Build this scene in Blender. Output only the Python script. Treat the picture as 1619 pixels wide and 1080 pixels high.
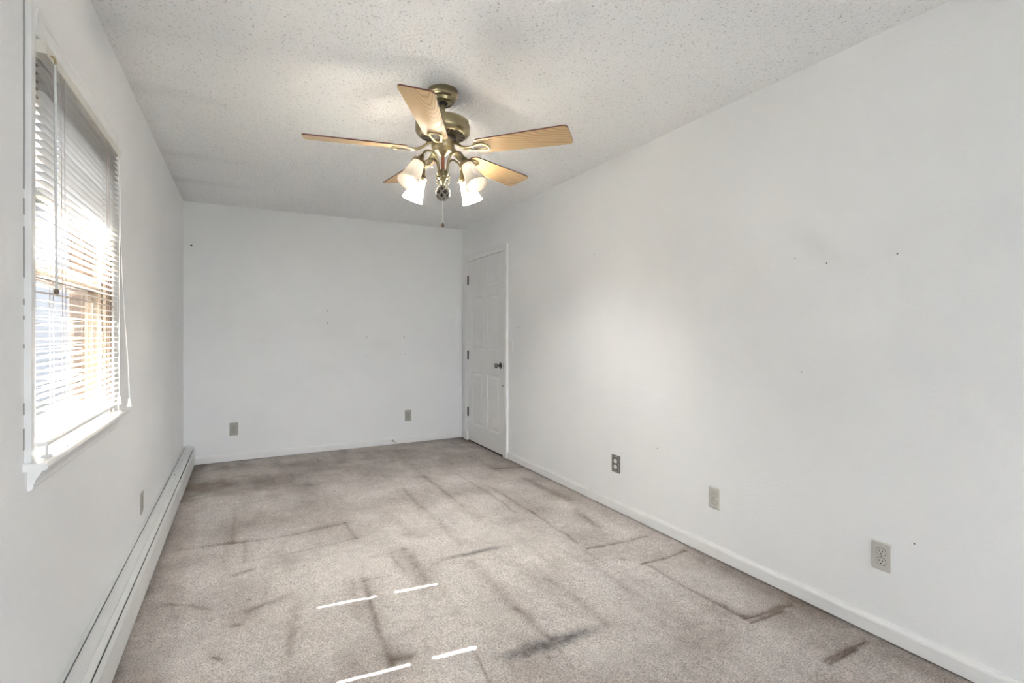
import bpy, bmesh, math, random
import numpy as np
from mathutils import Vector, Matrix

for o in list(bpy.data.objects):
    bpy.data.objects.remove(o)
scene = bpy.context.scene
COL = scene.collection
PI = math.pi

# ------------------------------------------------------------------ room dimensions (metres)
XL, XR = -0.4953, 2.2698          # left / right wall faces
YB, YR = 5.5132, -3.40            # far wall face, wall behind the viewer
ZC = 2.44                         # ceiling
WY0, WY1 = 1.768, 2.677           # window opening along the left wall
WZ0, WZ1 = 0.895, 2.020
XO = -0.635                       # outside face of the left wall
RX0, RX1, RZ0, RZ1 = -0.05, 2.12, 0.25, 2.25   # unseen window added behind the viewer
FAN = Vector((0.879, 2.391, ZC))

# ------------------------------------------------------------------ camera
cam_data = bpy.data.cameras.new('camera')
cam = bpy.data.objects.new('camera', cam_data)
COL.objects.link(cam)
cam.location = (0, 0, 1.2298)
cam.rotation_euler = (PI/2, 0, -math.radians(28.005))
cam_data.sensor_width = 36.0
cam_data.lens = 796.17/1619*36.0
cam_data.shift_y = -(540-525.79)/1619
cam_data.clip_start = 0.02
cam_data.clip_end = 200
scene.camera = cam

# ------------------------------------------------------------------ sky, sun, exposure
world = bpy.data.worlds.new('sky')
scene.world = world
world.use_nodes = True
wn = world.node_tree.nodes; wl = world.node_tree.links
wn.clear()
wo = wn.new('ShaderNodeOutputWorld'); bg = wn.new('ShaderNodeBackground')
bg.inputs['Color'].default_value = (0.895, 0.935, 1.0, 1)     # bright hazy sky
bg.inputs['Strength'].default_value = 2.05
wl.new(bg.outputs[0], wo.inputs[0])

sun_d = bpy.data.lights.new('sun', 'SUN')
sun = bpy.data.objects.new('sun', sun_d); COL.objects.link(sun)
SUN_EL, SUN_SLOPE = math.radians(51.0), -0.084
sd = Vector((1, SUN_SLOPE, 0)).normalized()*math.cos(SUN_EL) + Vector((0, 0, -math.sin(SUN_EL)))
sun.rotation_euler = sd.to_track_quat('-Z', 'Y').to_euler()
sun_d.energy = 23.0
sun_d.angle = math.radians(0.53)
sun_d.color = (1.0, 0.975, 0.94)

def portal(name, loc, rot, sx, sy):
    d = bpy.data.lights.new(name, 'AREA'); d.shape = 'RECTANGLE'; d.size = sx; d.size_y = sy
    d.cycles.is_portal = True
    o = bpy.data.objects.new(name, d); COL.objects.link(o); o.location = loc; o.rotation_euler = rot
portal('daylight_portal', (XO-0.03, (WY0+WY1)/2, (WZ0+WZ1)/2), (0, -PI/2, 0), WZ1-WZ0, WY1-WY0)
portal('daylight_portal_rear', ((RX0+RX1)/2, YR-0.15, (RZ0+RZ1)/2), (PI/2, 0, 0), RX1-RX0, RZ1-RZ0)

vs = scene.view_settings
vs.view_transform = 'Standard'; vs.look = 'None'; vs.gamma = 1.0; vs.use_curve_mapping = False
vs.exposure = 2.9
cy = scene.cycles
cy.max_bounces = 9; cy.diffuse_bounces = 6; cy.glossy_bounces = 4; cy.transmission_bounces = 8
cy.transparent_max_bounces = 10
cy.caustics_reflective = False; cy.caustics_refractive = False
cy.sample_clamp_indirect = 20.0
cy.use_denoising = True
cy.use_adaptive_sampling = True; cy.adaptive_threshold = 0.02

# ------------------------------------------------------------------ material helpers
def new_mat(name):
    m = bpy.data.materials.new(name); m.use_nodes = True
    nt = m.node_tree
    b = nt.nodes['Principled BSDF']
    return m, nt, b
def plain(name, col, rough=0.5, metal=0.0, spec=0.5, noise=0.0, nscale=40.0, bump=0.0, bscale=200.0, bdist=0.001):
    m, nt, b = new_mat(name)
    b.inputs['Base Color'].default_value = (*col, 1)
    b.inputs['Roughness'].default_value = rough
    b.inputs['Metallic'].default_value = metal
    b.inputs['Specular IOR Level'].default_value = spec
    tc = nt.nodes.new('ShaderNodeTexCoord')
    if noise > 0:
        n = nt.nodes.new('ShaderNodeTexNoise'); n.inputs['Scale'].default_value = nscale; n.inputs['Detail'].default_value = 4
        nt.links.new(tc.outputs['Object'], n.inputs['Vector'])
        r = nt.nodes.new('ShaderNodeMapRange')
        r.inputs['From Min'].default_value = 0.3; r.inputs['From Max'].default_value = 0.7
        r.inputs['To Min'].default_value = 1-noise; r.inputs['To Max'].default_value = 1+noise*0.3
        nt.links.new(n.outputs['Fac'], r.inputs['Value'])
        mx = nt.nodes.new('ShaderNodeMix'); mx.data_type = 'RGBA'; mx.blend_type = 'MULTIPLY'
        mx.inputs[0].default_value = 1
        mx.inputs[6].default_value = (*col, 1)
        nt.links.new(r.outputs[0], mx.inputs[7])
        nt.links.new(mx.outputs[2], b.inputs['Base Color'])
    if bump > 0:
        n2 = nt.nodes.new('ShaderNodeTexNoise'); n2.inputs['Scale'].default_value = bscale; n2.inputs['Detail'].default_value = 3
        nt.links.new(tc.outputs['Object'], n2.inputs['Vector'])
        bp = nt.nodes.new('ShaderNodeBump'); bp.inputs['Strength'].default_value = bump; bp.inputs['Distance'].default_value = bdist
        nt.links.new(n2.outputs['Fac'], bp.inputs['Height'])
        nt.links.new(bp.outputs[0], b.inputs['Normal'])
    return m

def wall_material(name, col, stain=False):
    """matt wall paint over sprayed orange-peel plaster"""
    m, nt, b = new_mat(name)
    N, L = nt.nodes, nt.links
    b.inputs['Roughness'].default_value = 0.55
    b.inputs['Specular IOR Level'].default_value = 0.3
    tc = N.new('ShaderNodeTexCoord')
    n1 = N.new('ShaderNodeTexNoise'); n1.inputs['Scale'].default_value = 95; n1.inputs['Detail'].default_value = 2.5
    n2 = N.new('ShaderNodeTexNoise'); n2.inputs['Scale'].default_value = 1.6; n2.inputs['Detail'].default_value = 3
    for n in (n1, n2): L.new(tc.outputs['Object'], n.inputs['Vector'])
    r = N.new('ShaderNodeMapRange'); r.inputs['From Min'].default_value = 0.3; r.inputs['From Max'].default_value = 0.7
    r.inputs['To Min'].default_value = 0.965; r.inputs['To Max'].default_value = 1.0
    L.new(n2.outputs['Fac'], r.inputs['Value'])
    mx = N.new('ShaderNodeMix'); mx.data_type = 'RGBA'; mx.blend_type = 'MULTIPLY'; mx.inputs[0].default_value = 1
    mx.inputs[6].default_value = (*col, 1); L.new(r.outputs[0], mx.inputs[7])
    out = mx.outputs[2]
    if stain:
        a = N.new('ShaderNodeAttribute'); a.attribute_name = 'stain'
        mx2 = N.new('ShaderNodeMix'); mx2.data_type = 'RGBA'
        L.new(a.outputs['Fac'], mx2.inputs[0]); L.new(out, mx2.inputs[6])
        mx2.inputs[7].default_value = (0.30, 0.27, 0.24, 1)
        out = mx2.outputs[2]
    L.new(out, b.inputs['Base Color'])
    bp = N.new('ShaderNodeBump'); bp.inputs['Strength'].default_value = 0.6; bp.inputs['Distance'].default_value = 0.0018
    L.new(n1.outputs['Fac'], bp.inputs['Height']); L.new(bp.outputs[0], b.inputs['Normal'])
    return m

def ceiling_material():
    """popcorn ceiling with darker speckles in the low spots"""
    m, nt, b = new_mat('popcorn_ceiling')
    N, L = nt.nodes, nt.links
    b.inputs['Roughness'].default_value = 0.9; b.inputs['Specular IOR Level'].default_value = 0.1
    tc = N.new('ShaderNodeTexCoord')
    v = N.new('ShaderNodeTexVoronoi'); v.inputs['Scale'].default_value = 70
    n1 = N.new('ShaderNodeTexNoise'); n1.inputs['Scale'].default_value = 110; n1.inputs['Detail'].default_value = 3
    for n in (v, n1): L.new(tc.outputs['Object'], n.inputs['Vector'])
    r = N.new('ShaderNodeMapRange'); r.inputs['From Min'].default_value = 0.27; r.inputs['From Max'].default_value = 0.40
    r.inputs['To Min'].default_value = 0.58; r.inputs['To Max'].default_value = 1.0
    L.new(n1.outputs['Fac'], r.inputs['Value'])
    mx = N.new('ShaderNodeMix'); mx.data_type = 'RGBA'; mx.blend_type = 'MULTIPLY'; mx.inputs[0].default_value = 1
    mx.inputs[6].default_value = (0.89, 0.89, 0.89, 1); L.new(r.outputs[0], mx.inputs[7])
    a = N.new('ShaderNodeAttribute'); a.attribute_name = 'stain'
    mx2 = N.new('ShaderNodeMix'); mx2.data_type = 'RGBA'
    L.new(a.outputs['Fac'], mx2.inputs[0]); L.new(mx.outputs[2], mx2.inputs[6])
    mx2.inputs[7].default_value = (0.26, 0.245, 0.23, 1)
    L.new(mx2.outputs[2], b.inputs['Base Color'])
    ad = N.new('ShaderNodeMath'); ad.operation = 'ADD'
    L.new(n1.outputs['Fac'], ad.inputs[0]); L.new(v.outputs['Distance'], ad.inputs[1])
    bp = N.new('ShaderNodeBump'); bp.inputs['Strength'].default_value = 0.75; bp.inputs['Distance'].default_value = 0.004
    L.new(ad.outputs[0], bp.inputs['Height']); L.new(bp.outputs[0], b.inputs['Normal'])
    return m

def carpet_material():
    m, nt, b = new_mat('cut_pile_carpet')
    N, L = nt.nodes, nt.links
    b.inputs['Roughness'].default_value = 0.95; b.inputs['Specular IOR Level'].default_value = 0.05
    b.inputs['Sheen Weight'].default_value = 0.08; b.inputs['Sheen Roughness'].default_value = 0.5
    tc = N.new('ShaderNodeTexCoord')
    n1 = N.new('ShaderNodeTexNoise'); n1.inputs['Scale'].default_value = 190; n1.inputs['Detail'].default_value = 2.0
    n2 = N.new('ShaderNodeTexNoise'); n2.inputs['Scale'].default_value = 22; n2.inputs['Detail'].default_value = 4
    n3 = N.new('ShaderNodeTexNoise'); n3.inputs['Scale'].default_value = 3.2; n3.inputs['Detail'].default_value = 5
    for n in (n1, n2, n3): L.new(tc.outputs['Object'], n.inputs['Vector'])
    def rng(src, f0, f1, t0, t1):
        r = N.new('ShaderNodeMapRange')
        for k, val in zip(('From Min', 'From Max', 'To Min', 'To Max'), (f0, f1, t0, t1)): r.inputs[k].default_value = val
        L.new(src, r.inputs['Value']); return r.outputs[0]
    def mul(a_, b_):
        q = N.new('ShaderNodeMath'); q.operation = 'MULTIPLY'; L.new(a_, q.inputs[0]); L.new(b_, q.inputs[1]); return q.outputs[0]
    k = mul(rng(n1.outputs['Fac'],   .28, .72, .50, 1.30), rng(n2.outputs['Fac'], .3, .7, .90, 1.06))
    k = mul(k, rng(n3.outputs['Fac'], .3, .7, .90, 1.08))
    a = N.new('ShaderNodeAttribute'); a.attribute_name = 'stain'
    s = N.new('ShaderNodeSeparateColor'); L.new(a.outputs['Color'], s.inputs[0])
    mx = N.new('ShaderNodeMix'); mx.data_type = 'RGBA'                 # trodden-in brown dirt, plus the painted near-right darkening
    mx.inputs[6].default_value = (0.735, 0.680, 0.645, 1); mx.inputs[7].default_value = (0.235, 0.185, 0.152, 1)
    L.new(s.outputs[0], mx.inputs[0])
    mx1 = N.new('ShaderNodeMix'); mx1.data_type = 'RGBA'               # black grease marks
    mx1.inputs[7].default_value = (0.050, 0.045, 0.047, 1)
    L.new(s.outputs[1], mx1.inputs[0]); L.new(mx.outputs[2], mx1.inputs[6])
    mx2 = N.new('ShaderNodeMix'); mx2.data_type = 'RGBA'; mx2.blend_type = 'MULTIPLY'; mx2.inputs[0].default_value = 1
    L.new(mx1.outputs[2], mx2.inputs[6]); L.new(k, mx2.inputs[7])
    L.new(mx2.outputs[2], b.inputs['Base Color'])
    bp = N.new('ShaderNodeBump'); bp.inputs['Strength'].default_value = 0.8; bp.inputs['Distance'].default_value = 0.005
    L.new(n1.outputs['Fac'], bp.inputs['Height']); L.new(bp.outputs[0], b.inputs['Normal'])
    return m

def glass_material():
    m = bpy.data.materials.new('window_glass'); m.use_nodes = True
    nt = m.node_tree; nt.nodes.clear()
    o = nt.nodes.new('ShaderNodeOutputMaterial'); mix = nt.nodes.new('ShaderNodeMixShader')
    t = nt.nodes.new('ShaderNodeBsdfTransparent'); g = nt.nodes.new('ShaderNodeBsdfGlossy'); f = nt.nodes.new('ShaderNodeLayerWeight')
    f.inputs['Blend'].default_value = 0.5
    pw = nt.nodes.new('ShaderNodeMath'); pw.operation = 'POWER'; pw.inputs[1].default_value = 5.0
    sc_ = nt.nodes.new('ShaderNodeMath'); sc_.operation = 'MULTIPLY_ADD'; sc_.inputs[1].default_value = 0.96; sc_.inputs[2].default_value = 0.04
    nt.links.new(f.outputs['Facing'], pw.inputs[0]); nt.links.new(pw.outputs[0], sc_.inputs[0])
    t.inputs[0].default_value = (0.96, 0.97, 0.97, 1)
    g.inputs['Roughness'].default_value = 0.02
    nt.links.new(sc_.outputs[0], mix.inputs[0]); nt.links.new(t.outputs[0], mix.inputs[1]); nt.links.new(g.outputs[0], mix.inputs[2])
    nt.links.new(mix.outputs[0], o.inputs[0])
    return m

def brass_material(name, col, rough):
    """brushed antique brass, fine turning lines round the axis"""
    m, nt, b = new_mat(name)
    N, L = nt.nodes, nt.links
    b.inputs['Metallic'].default_value = 1.0
    tc = N.new('ShaderNodeTexCoord'); mp = N.new('ShaderNodeMapping'); mp.inputs['Scale'].default_value = (8, 8, 500)
    n = N.new('ShaderNodeTexNoise'); n.inputs['Scale'].default_value = 1.0; n.inputs['Detail'].default_value = 2
    L.new(tc.outputs['Object'], mp.inputs[0]); L.new(mp.outputs[0], n.inputs['Vector'])
    cr = N.new('ShaderNodeValToRGB')
    cr.color_ramp.elements[0].position = 0.3; cr.color_ramp.elements[0].color = (*[c*0.8 for c in col], 1)
    cr.color_ramp.elements[1].position = 0.7; cr.color_ramp.elements[1].color = (*col, 1)
    L.new(n.outputs['Fac'], cr.inputs[0]); L.new(cr.outputs[0], b.inputs['Base Color'])
    r = N.new('ShaderNodeMapRange'); r.inputs['To Min'].default_value = rough*0.8; r.inputs['To Max'].default_value = rough*1.25
    L.new(n.outputs['Fac'], r.inputs['Value']); L.new(r.outputs[0], b.inputs['Roughness'])
    return m

def oak_material():
    """oak veneer: cathedral figure that turns into straight grain towards the edges"""
    m, nt, b = new_mat('oak_veneer')
    N, L = nt.nodes, nt.links
    b.inputs['Roughness'].default_value = 0.42
    tc = N.new('ShaderNodeTexCoord'); oi = N.new('ShaderNodeObjectInfo')
    sp = N.new('ShaderNodeSeparateXYZ'); L.new(tc.outputs['Object'], sp.inputs[0])
    def mth(op, a_, b_=None):
        q = N.new('ShaderNodeMath'); q.operation = op
        for i_, v_ in enumerate((a_, b_)):
            if v_ is None: continue
            if isinstance(v_, (int, float)): q.inputs[i_].default_value = v_
            else: L.new(v_, q.inputs[i_])
        return q.outputs[0]
    off = N.new('ShaderNodeCombineXYZ'); L.new(mth('MULTIPLY', oi.outputs['Random'], 9.0), off.inputs[0])
    va = N.new('ShaderNodeVectorMath'); va.operation = 'ADD'; L.new(tc.outputs['Object'], va.inputs[0]); L.new(off.outputs[0], va.inputs[1])
    mp = N.new('ShaderNodeMapping'); mp.inputs['Scale'].default_value = (2.2, 7.0, 4.0); L.new(va.outputs[0], mp.inputs[0])
    nz = N.new('ShaderNodeTexNoise'); nz.inputs['Scale'].default_value = 1.0; nz.inputs['Detail'].default_value = 3; L.new(mp.outputs[0], nz.inputs['Vector'])
    sc3 = N.new('ShaderNodeSeparateColor'); L.new(oi.outputs['Color'], sc3.inputs[0])
    y0 = mth('SUBTRACT', sc3.outputs[0], 0.5)
    yy = mth('SUBTRACT', sp.outputs[1], y0)
    y2 = mth('MULTIPLY', mth('MULTIPLY', yy, yy), mth('MULTIPLY', sc3.outputs[1], 100.0))
    f = mth('ADD', mth('SUBTRACT', sp.outputs[0], y2), mth('MULTIPLY', nz.outputs['Fac'], 0.20))
    w = mth('SINE', mth('MULTIPLY', f, 120.0))
    w = mth('POWER', mth('MULTIPLY', mth('ADD', w, 1.0), 0.5), 3.0)
    mp2 = N.new('ShaderNodeMapping'); mp2.inputs['Scale'].default_value = (14.0, 420.0, 50.0); L.new(va.outputs[0], mp2.inputs[0])
    n2 = N.new('ShaderNodeTexNoise'); n2.inputs['Scale'].default_value = 1.0; n2.inputs['Detail'].default_value = 2; L.new(mp2.outputs[0], n2.inputs['Vector'])
    w2 = mth('ADD', mth('MULTIPLY', w, 0.62), mth('MULTIPLY', n2.outputs['Fac'], 0.42))
    cr = N.new('ShaderNodeValToRGB')
    e = cr.color_ramp.elements
    e[0].position = 0.15; e[0].color = (0.58, 0.415, 0.225, 1)
    e[1].position = 0.95; e[1].color = (0.34, 0.205, 0.095, 1)
    L.new(w2, cr.inputs[0]); L.new(cr.outputs[0], b.inputs['Base Color'])
    return m

def shade_material():
    """frosted ribbed lamp glass: lets light through, scatters it"""
    m = bpy.data.materials.new('frosted_lamp_glass'); m.use_nodes = True
    nt = m.node_tree; N, L = nt.nodes, nt.links; N.clear()
    o = N.new('ShaderNodeOutputMaterial')
    tr = N.new('ShaderNodeBsdfTranslucent'); df = N.new('ShaderNodeBsdfPrincipled')
    tr.inputs[0].default_value = (0.98, 0.93, 0.86, 1)
    df.inputs['Base Color'].default_value = (0.90, 0.86, 0.81, 1); df.inputs['Roughness'].default_value = 0.25
    tc = N.new('ShaderNodeTexCoord'); v = N.new('ShaderNodeTexNoise'); v.inputs['Scale'].default_value = 420
    L.new(tc.outputs['Object'], v.inputs['Vector'])
    bp = N.new('ShaderNodeBump'); bp.inputs['Strength'].default_value = 0.25; bp.inputs['Distance'].default_value = 0.0008
    L.new(v.outputs['Fac'], bp.inputs['Height']); L.new(bp.outputs[0], df.inputs['Normal'])
    tp = N.new('ShaderNodeBsdfTransparent'); tp.inputs[0].default_value = (1, .97, .93, 1)
    m1 = N.new('ShaderNodeMixShader'); m1.inputs[0].default_value = 0.50
    m2 = N.new('ShaderNodeMixShader'); m2.inputs[0].default_value = 0.10
    L.new(tr.outputs[0], m1.inputs[1]); L.new(df.outputs[0], m1.inputs[2])
    L.new(m1.outputs[0], m2.inputs[1]); L.new(tp.outputs[0], m2.inputs[2]); L.new(m2.outputs[0], o.inputs[0])
    return m

def slat_material():
    """thin white-enamelled slat that glows a little when the sun is behind it"""
    m, nt, b = new_mat('blind_slat_enamel')
    N, L = nt.nodes, nt.links
    b.inputs['Base Color'].default_value = (0.80, 0.79, 0.77, 1); b.inputs['Roughness'].default_value = 0.35
    return m

def emit_material(name, col, strength):
    m = bpy.data.materials.new(name); m.use_nodes = True
    nt = m.node_tree; nt.nodes.clear()
    o = nt.nodes.new('ShaderNodeOutputMaterial'); e = nt.nodes.new('ShaderNodeEmission')
    e.inputs[0].default_value = (*col, 1); e.inputs[1].default_value = strength
    nt.links.new(e.outputs[0], o.inputs[0]); return m

M = dict(
    wall=wall_material('painted_wall', (0.855, 0.86, 0.865)),
    wall_s=wall_material('painted_wall_marked', (0.855, 0.86, 0.865), True),
    ceiling=ceiling_material(), carpet=carpet_material(), glass=glass_material(),
    trim=plain('white_trim_paint', (0.82, 0.82, 0.815), 0.35, noise=0.03, nscale=9),
    door=plain('door_paint', (0.80, 0.80, 0.79), 0.38, noise=0.03, nscale=6, bump=0.12, bscale=160, bdist=0.0006),
    heater=plain('heater_enamel', (0.76, 0.765, 0.75), 0.4, noise=0.05, nscale=7),
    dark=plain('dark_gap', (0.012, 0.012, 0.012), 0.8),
    brass=brass_material('antique_brass', (0.36, 0.305, 0.18), 0.30),
    brass_light=brass_material('polished_brass', (0.70, 0.58, 0.34), 0.20),
    vent=plain('dark_vent', (0.055, 0.045, 0.04), 0.7, noise=0.2, nscale=60),  # near-black for vent slots, flywheel, hanger ball, finial core and mount pads
    copper=plain('copper_tube', (0.42, 0.17, 0.09), 0.4, metal=0.6, noise=0.2, nscale=90),
    oak=oak_material(),
    blade_edge=plain('mahogany_edge', (0.13, 0.035, 0.025), 0.4, noise=0.3, nscale=120),
    shade=shade_material(),
    rim=plain('shade_rim_gilt', (0.62, 0.52, 0.36), 0.35, metal=0.4),
    chain=plain('pull_chain_metal', (0.80, 0.78, 0.72), 0.3, metal=0.3),
    fob=plain('dark_fob', (0.10, 0.06, 0.04), 0.35),
    pewter=plain('pewter_weave', (0.36, 0.33, 0.29), 0.28, metal=0.9, noise=0.35, nscale=160),
    slat=slat_material(),
    cord=plain('ladder_cord', (0.50, 0.40, 0.36), 0.8),
    cordw=plain('white_cord', (0.84, 0.84, 0.82), 0.6),
    railm=plain('blind_rail_enamel', (0.70, 0.67, 0.61), 0.4, noise=0.08, nscale=30),
    clear=plain('clear_plastic', (0.75, 0.76, 0.76), 0.15, noise=0.1, nscale=80),
    brownwood=plain('stained_frame_wood', (0.20, 0.135, 0.09), 0.45, noise=0.35, nscale=35),
    sashwood=plain('sash_wood', (0.26, 0.20, 0.145), 0.45, noise=0.25, nscale=30),
    creamwood=plain('cream_sash_paint', (0.42, 0.35, 0.275), 0.45, noise=0.1, nscale=25),
    almond=plain('almond_plastic', (0.56, 0.545, 0.50), 0.35, noise=0.03),
    almond_d=plain('aged_almond_plastic', (0.40, 0.385, 0.34), 0.4, noise=0.05),
    ivory=plain('ivory_receptacle', (0.585, 0.57, 0.53), 0.35),
    whitep=plain('white_plastic', (0.82, 0.82, 0.80), 0.3),
    slot=plain('socket_slot', (0.03, 0.028, 0.025), 0.6),
    pewterplate=plain('pewter_plate', (0.20, 0.19, 0.175), 0.45, metal=0.2, noise=0.5, nscale=220, bump=0.6, bscale=500),
    pearl=plain('pewter_bead', (0.70, 0.68, 0.64), 0.3, metal=0.2),
    bronze=plain('oil_rubbed_bronze', (0.018, 0.016, 0.014), 0.5, metal=0.0, spec=0.3),
    nickel=plain('aged_nickel', (0.25, 0.235, 0.21), 0.25, metal=1.0),
    nail=plain('nail_steel', (0.09, 0.085, 0.08), 0.5, metal=0.3),
    putty=plain('bare_wood', (0.25, 0.18, 0.12), 0.7),
    ground=plain('dry_ground', (0.06, 0.062, 0.05), 0.9, noise=0.3, nscale=3),
    siding=plain('outside_siding', (0.45, 0.43, 0.40), 0.7, noise=0.1, nscale=8),
    block_siding=plain('sky_block_siding', (0.065, 0.068, 0.078), 0.7, noise=0.1, nscale=2),
    soffit=plain('soffit_paint', (0.55, 0.54, 0.52), 0.7, noise=0.1, nscale=8),
)

# ------------------------------------------------------------------ mesh helpers
def finish(name, bm, mat, parent=None, smooth=False, kind=None, label=None, cat=None, group=None, loc=None, rot=None, auto=None):
    me = bpy.data.meshes.new(name)
    bmesh.ops.recalc_face_normals(bm, faces=bm.faces)
    bm.to_mesh(me); bm.free()
    for mm in (mat if isinstance(mat, (list, tuple)) else [mat]):
        me.materials.append(mm)
    if smooth or auto:
        me.polygons.foreach_set('use_smooth', [True]*len(me.polygons))
        if auto: me.set_sharp_from_angle(angle=math.radians(auto))
    o = bpy.data.objects.new(name, me); COL.objects.link(o)
    if parent: o.parent = parent
    if loc is not None: o.location = loc
    if rot is not None: o.rotation_euler = rot
    tag(o, label, cat, group, kind)
    return o
def tag(o, label=None, cat=None, group=None, kind=None):
    if label: o['label'] = label
    if cat: o['category'] = cat
    if group: o['group'] = group
    if kind: o['kind'] = kind
    return o
def empty(name, loc, label=None, cat=None, group=None, kind=None, rot=None):
    o = bpy.data.objects.new(name, None); COL.objects.link(o); o.location = loc
    o.empty_display_size = 0.05
    if rot: o.rotation_euler = rot
    return tag(o, label, cat, group, kind)
def copy_of(o, parent=None, loc=None, rot=None):
    c = o.copy(); COL.objects.link(c)
    if parent is not None: c.parent = parent
    if loc is not None: c.location = loc
    if rot is not None: c.rotation_euler = rot
    for ch in list(o.children): copy_of(ch, c)
    return c

def box(bm, lo, hi, bevel=0.0, seg=1):
    vs_ = [bm.verts.new((x, y, z)) for x in (lo[0], hi[0]) for y in (lo[1], hi[1]) for z in (lo[2], hi[2])]
    idx = [(0, 1, 3, 2), (4, 6, 7, 5), (0, 4, 5, 1), (2, 3, 7, 6), (0, 2, 6, 4), (1, 5, 7, 3)]
    fs = [bm.faces.new([vs_[i] for i in q]) for q in idx]
    if bevel > 0:
        es = list({e for f_ in fs for e in f_.edges})
        bmesh.ops.bevel(bm, geom=es, offset=bevel, segments=seg, affect='EDGES', profile=0.6)
def bx(lo, hi, bevel=0.0, seg=1):
    bm = bmesh.new(); box(bm, lo, hi, bevel, seg); return bm
def lathe(bm, prof, seg=32, off=(0, 0, 0), mat=None, rip=0.0, nrip=0):
    """prof: (r, z) pairs; revolves about z; r<=1e-6 closes to a point"""
    rings = []
    for r, z in prof:
        if r <= 1e-6:
            p = Vector((0, 0, z));  p = (mat @ p) if mat else p
            rings.append([bm.verts.new(p + Vector(off))]); continue
        ring = []
        for k in range(seg):
            a = 2*PI*k/seg
            rr = r*(1 + rip*math.cos(nrip*a)) if rip else r
            p = Vector((rr*math.cos(a), rr*math.sin(a), z)); p = (mat @ p) if mat else p
            ring.append(bm.verts.new(p + Vector(off)))
        rings.append(ring)
    for A, B in zip(rings, rings[1:]):
        if len(A) == 1 and len(B) == 1: continue
        for k in range(seg):
            j = (k+1) % seg
            if len(A) == 1: bm.faces.new((A[0], B[j], B[k]))
            elif len(B) == 1: bm.faces.new((A[k], A[j], B[0]))
            else: bm.faces.new((A[k], A[j], B[j], B[k]))
def tube(bm, pts, rad, seg=8, closed=False, flat=1.0):
    pts = [Vector(p) for p in pts]; n = len(pts)
    rads = rad if isinstance(rad, (list, tuple)) else [rad]*n
    up = None; rings = []
    for i, p in enumerate(pts):
        if closed: t = pts[(i+1) % n]-pts[i-1]
        else: t = pts[min(i+1, n-1)]-pts[max(i-1, 0)]
        if t.length < 1e-9: t = Vector((0, 0, 1))
        t.normalize()
        if up is None:
            up = Vector((0, 0, 1)) if abs(t.z) < 0.9 else Vector((1, 0, 0))
        up = (up - t*up.dot(t))
        if up.length < 1e-6: up = t.orthogonal()
        up.normalize(); sd_ = t.cross(up)
        rings.append([bm.verts.new(p + rads[i]*(math.cos(2*PI*k/seg)*sd_ + math.sin(2*PI*k/seg)*up*flat)) for k in range(seg)])
    m_ = n if closed else n-1
    for i in range(m_):
        A, B = rings[i], rings[(i+1) % n]
        for k in range(seg):
            j = (k+1) % seg; bm.faces.new((A[k], A[j], B[j], B[k]))
    if not closed:
        bm.faces.new(list(reversed(rings[0]))); bm.faces.new(rings[-1])
def spline(pts, n=8):
    """Catmull-Rom through pts"""
    P = [Vector(p) for p in pts]; out = []
    for i in range(len(P)-1):
        p0, p1, p2, p3 = P[max(i-1, 0)], P[i], P[i+1], P[min(i+2, len(P)-1)]
        for k in range(n):
            t = k/n
            out.append(0.5*((2*p1)+(-p0+p2)*t+(2*p0-5*p1+4*p2-p3)*t*t+(-p0+3*p1-3*p2+p3)*t**3))
    out.append(P[-1]); return out
def extrude_profile(bm, prof, axis, a0, a1):
    """closed 2-D polygon swept along 'x','y' or 'z'; prof gives the two other coordinates in order"""
    def P(u, v, a):
        return {'y': (u, a, v), 'x': (a, u, v), 'z': (u, v, a)}[axis]
    A = [bm.verts.new(P(u, v, a0)) for u, v in prof]; B = [bm.verts.new(P(u, v, a1)) for u, v in prof]
    n = len(prof)
    for k in range(n):
        j = (k+1) % n; bm.faces.new((A[k], A[j], B[j], B[k]))
    bm.faces.new(list(reversed(A))); bm.faces.new(B)
def slab_with_hole(bm, axis, t0, t1, u0, u1, v0, v1, hole):
    """wall slab: thickness t0..t1 along axis ('x' or 'y'), u along the wall, v up, with one rectangular hole"""
    hu0, hu1, hv0, hv1 = hole
    us, vs2 = [u0, hu0, hu1, u1], [v0, hv0, hv1, v1]
    def P(t, u, v): return (t, u, v) if axis == 'x' else (u, t, v)
    V = {}
    for s_, t in enumerate((t0, t1)):
        for i in range(4):
            for j in range(4): V[s_, i, j] = bm.verts.new(P(t, us[i], vs2[j]))
    for s_ in (0, 1):
        for i in range(3):
            for j in range(3):
                if (i, j) == (1, 1): continue
                bm.faces.new((V[s_, i, j], V[s_, i+1, j], V[s_, i+1, j+1], V[s_, i, j+1]))
    for i in range(3):
        for j in (0, 3): bm.faces.new((V[0, i, j], V[0, i+1, j], V[1, i+1, j], V[1, i, j]))
        for j in (0, 3): bm.faces.new((V[0, j, i], V[0, j, i+1], V[1, j, i+1], V[1, j, i]))
    for a_, b_ in (((1, 1), (2, 1)), ((1, 2), (2, 2)), ((1, 1), (1, 2)), ((2, 1), (2, 2))):
        bm.faces.new((V[0, a_[0], a_[1]], V[0, b_[0], b_[1]], V[1, b_[0], b_[1]], V[1, a_[0], a_[1]]))

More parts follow.
